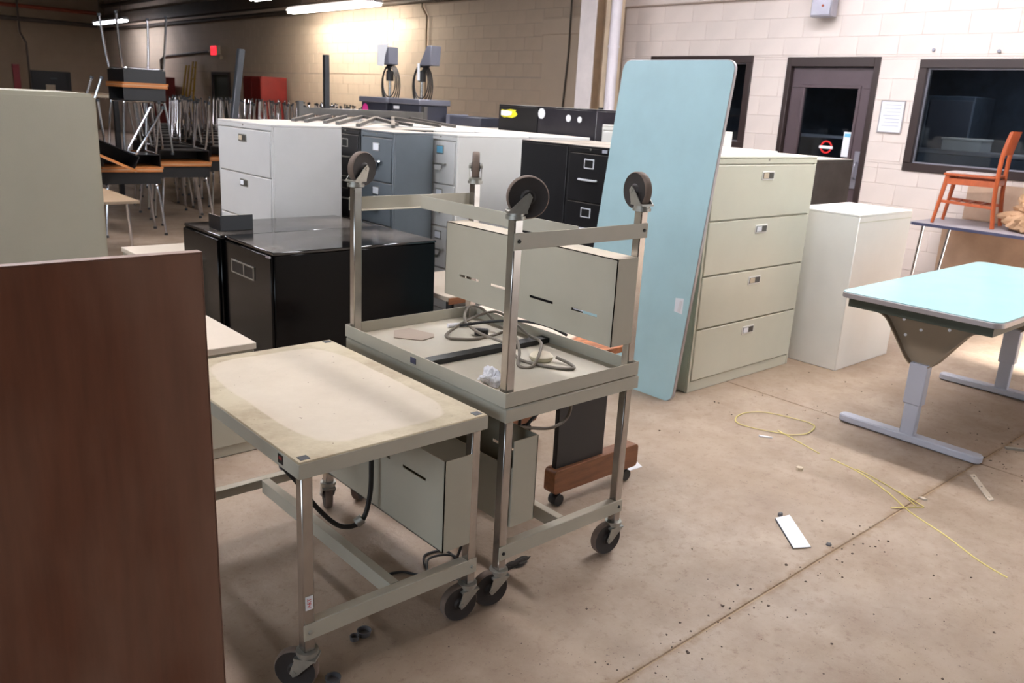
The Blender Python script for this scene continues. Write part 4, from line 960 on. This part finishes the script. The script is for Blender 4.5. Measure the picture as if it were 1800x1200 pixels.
# ------------------------------------------------------------------ floor litter
def ribbon(name, label, pts, w, mt, cat='strap'):
    P = spline(pts, 6); b = MB()
    for p, q in zip(P[:-1], P[1:]): b.bar(p+(p-q)*.02, q+(q-p)*.02, w, .0016)
    return tag(b.build(name, mt, smooth=False), label, cat)
z = .0012
ribbon('packing_strap', 'long yellow packing strap trailing across the bare floor', [(3.141, .753, z), (3.183, .865, z), (3.283, 1.029, z), (3.367, 1.201, z), (3.476, 1.348, z), (3.574, 1.527, z), (3.61, 1.687, z)], .007, 'yellow_strap')
ribbon('packing_strap', 'yellow strap bent into an open oval loop near the grey-green file', [(3.621, 1.752, z), (3.716, 2.026, z+.001), (3.70, 1.975, z+.003), (3.788, 1.923, z+.004), (3.893, 1.935, z+.004), (3.95, 1.973, z+.004), (3.946, 2.064, z+.004), (3.892, 2.221, z+.004), (3.789, 2.279, z+.004), (3.686, 2.267, z+.004), (3.621, 2.213, z+.004), (3.635, 2.109, z+.004), (3.693, 1.996, z+.004)], .006, 'yellow_strap')
ribbon('packing_strap', 'short bent end of yellow strap lying across the long strap', [(3.52, 1.32, z+.003), (3.47, 1.21, z+.003), (3.455, 1.185, z+.003), (3.42, 1.21, z+.003), (3.33, 1.265, z+.003)], .006, 'yellow_strap')
ribbon('packing_strap', 'thin second length of yellow strap running beside the long strap', [(3.595, 1.55, z+.002), (3.56, 1.43, z+.002), (3.50, 1.29, z+.002), (3.44, 1.21, z+.002)], .005, 'yellow_strap')
sl_ = thing('white_strip', 'short white painted metal strip lying on the bare floor', 'strip', (2.79, 1.405, 0), 0)
MB().prism([(.048, .103), (.119, .082), (-.048, -.106), (-.11, -.071)], lambda a, b, q: (a, b, q), .004, .0065).build('face', 'label_white', sl_)
MB().prism([(.04, .1), (.05, .104), (-.1, -.068), (-.112, -.07)], lambda a, b, q: (a, b, q), 0, .0045).build('bent_edge', 'dark', sl_)
MB().box(.075, .092, .096, .112, 0, .018).build('clip', 'tape_grey', sl_, bevel=.003)
rl = thing('slat_strip', 'narrow cream slat with screw holes lying on the floor near the table foot', 'strip', (3.893, 1.113, 0), 0)
MB().prism([(.096, .087), (.124, .075), (-.095, -.086), (-.127, -.076)], lambda a, b, q: (a, b, q), 0, .004).build('slat', 'pale_top', rl)
for f in (-.8, 0, .8): MB().cyl((.11*f, .08*f, .004), (.11*f, .08*f, .0045), .004, 8).build('screw_hole', 'dark', rl)
sheet('paper_scrap', 'small cream paper scrap on the floor beside the stacked cart wheel', 'paper', [(2.692, 2.157), (2.777, 2.150), (2.80, 2.20), (2.785, 2.241), (2.735, 2.222)], 0, .003, 'paper')
for i, (x, y, lab) in enumerate(((1.14, 1.849, 'grey plastic caster cups lying on the floor under the near cart'), (.963, 1.72, 'grey plastic cup lying beside the near cart front wheel'))):
    t = thing('plastic_cup', lab, 'cup', (x, y, 0), .6*i)
    MB().lathe([(.017, 0), (.019, 0), (.022, .016), (.020, .016), (.017, .004)], (0, 0, 0), 'z', 16).build('cup', 'tape_grey', t)
    MB().lathe([(.012, 0), (.013, 0), (.014, .014), (.012, .014), (.010, .004)], (-.035, -.004, 0), 'z', 14).build('lid', 'tape_grey', t)
crumple('dust_clump', 'dark fuzzy clump of lint on the floor by the stacked cart', 'lint', (1.77, 1.87, 0), .055, .018, .008, 'dust_clump', n=3, rough=.8, seed=2)
crumple('metal_chip', 'small grey chip on the floor right of the white strip', 'chip', (2.82, 1.268, 0), .014, .012, .008, 'tape_grey', n=1, rough=.3, seed=6)
tag(MB().lathe([(.008, 0), (.016, 0), (.016, .012), (.008, .012)], (0, 0, 0), 'z', 6).build('hex_nut', 'label_tan', loc=(3.366, 1.709, 0)), 'brass coloured nut lying on the floor near the yellow strap', 'nut')
tag(MB().bar((4.50, 1.22, .006), (4.62, 1.06, .006), .02, .01).build('metal_offcut', 'galvanized'), 'grey metal offcut on the floor beyond the table foot', 'offcut')
sheet('paper_chip', 'tiny curled white chip on the floor by the oval strap loop', 'paper', [(3.56, 2.045), (3.60, 1.995), (3.605, 2.0), (3.57, 2.055)], 0, .006, 'label_white')
sheet('wood_chip', 'tiny pale wood chip beside the bent strap end', 'chip', [(3.53, 1.215), (3.545, 1.205), (3.552, 1.23), (3.538, 1.24)], 0, .006, 'pale_top')
random.seed(21)
gr = MB()
for k in range(520):
    x = random.uniform(.9, 5.2); y = random.uniform(.3, 2.6)
    if random.random() < .4: y = 1.235+random.gauss(0, .05)
    if random.random() < .25: x = 4.18+random.gauss(0, .05)
    if any(a0 < x < a1 and b0 < y < b1 for a0, a1, b0, b1 in ((4.1, 4.25, 1.15, 2.0), (4.9, 5.8, 2.3, 3), (2.6, 2.95, 1.25, 1.55), (3.7, 4.1, .95, 1.25), (3.1, 3.97, .7, 2.3), (3.5, 4.9, 2.5, 3.4), (.9, 2.7, 1.65, 2.7))): continue
    s = random.uniform(.0015, .0045) if random.random() < .9 else random.uniform(.004, .006)
    a = random.random()*PI; h = s*.6
    gr.prism([(x+s*math.cos(a+q)*random.uniform(.6, 1.3), y+s*math.sin(a+q)*random.uniform(.6, 1.3)) for q in (0, 1.4, 2.8, 4.4)], lambda p, q, t: (p, q, t), -.001, h)
o = tag(gr.build('floor_grit', 'grit', smooth=False), 'scattered dark grit and crumbs over the dusty floor', 'grit'); o['kind'] = 'stuff'
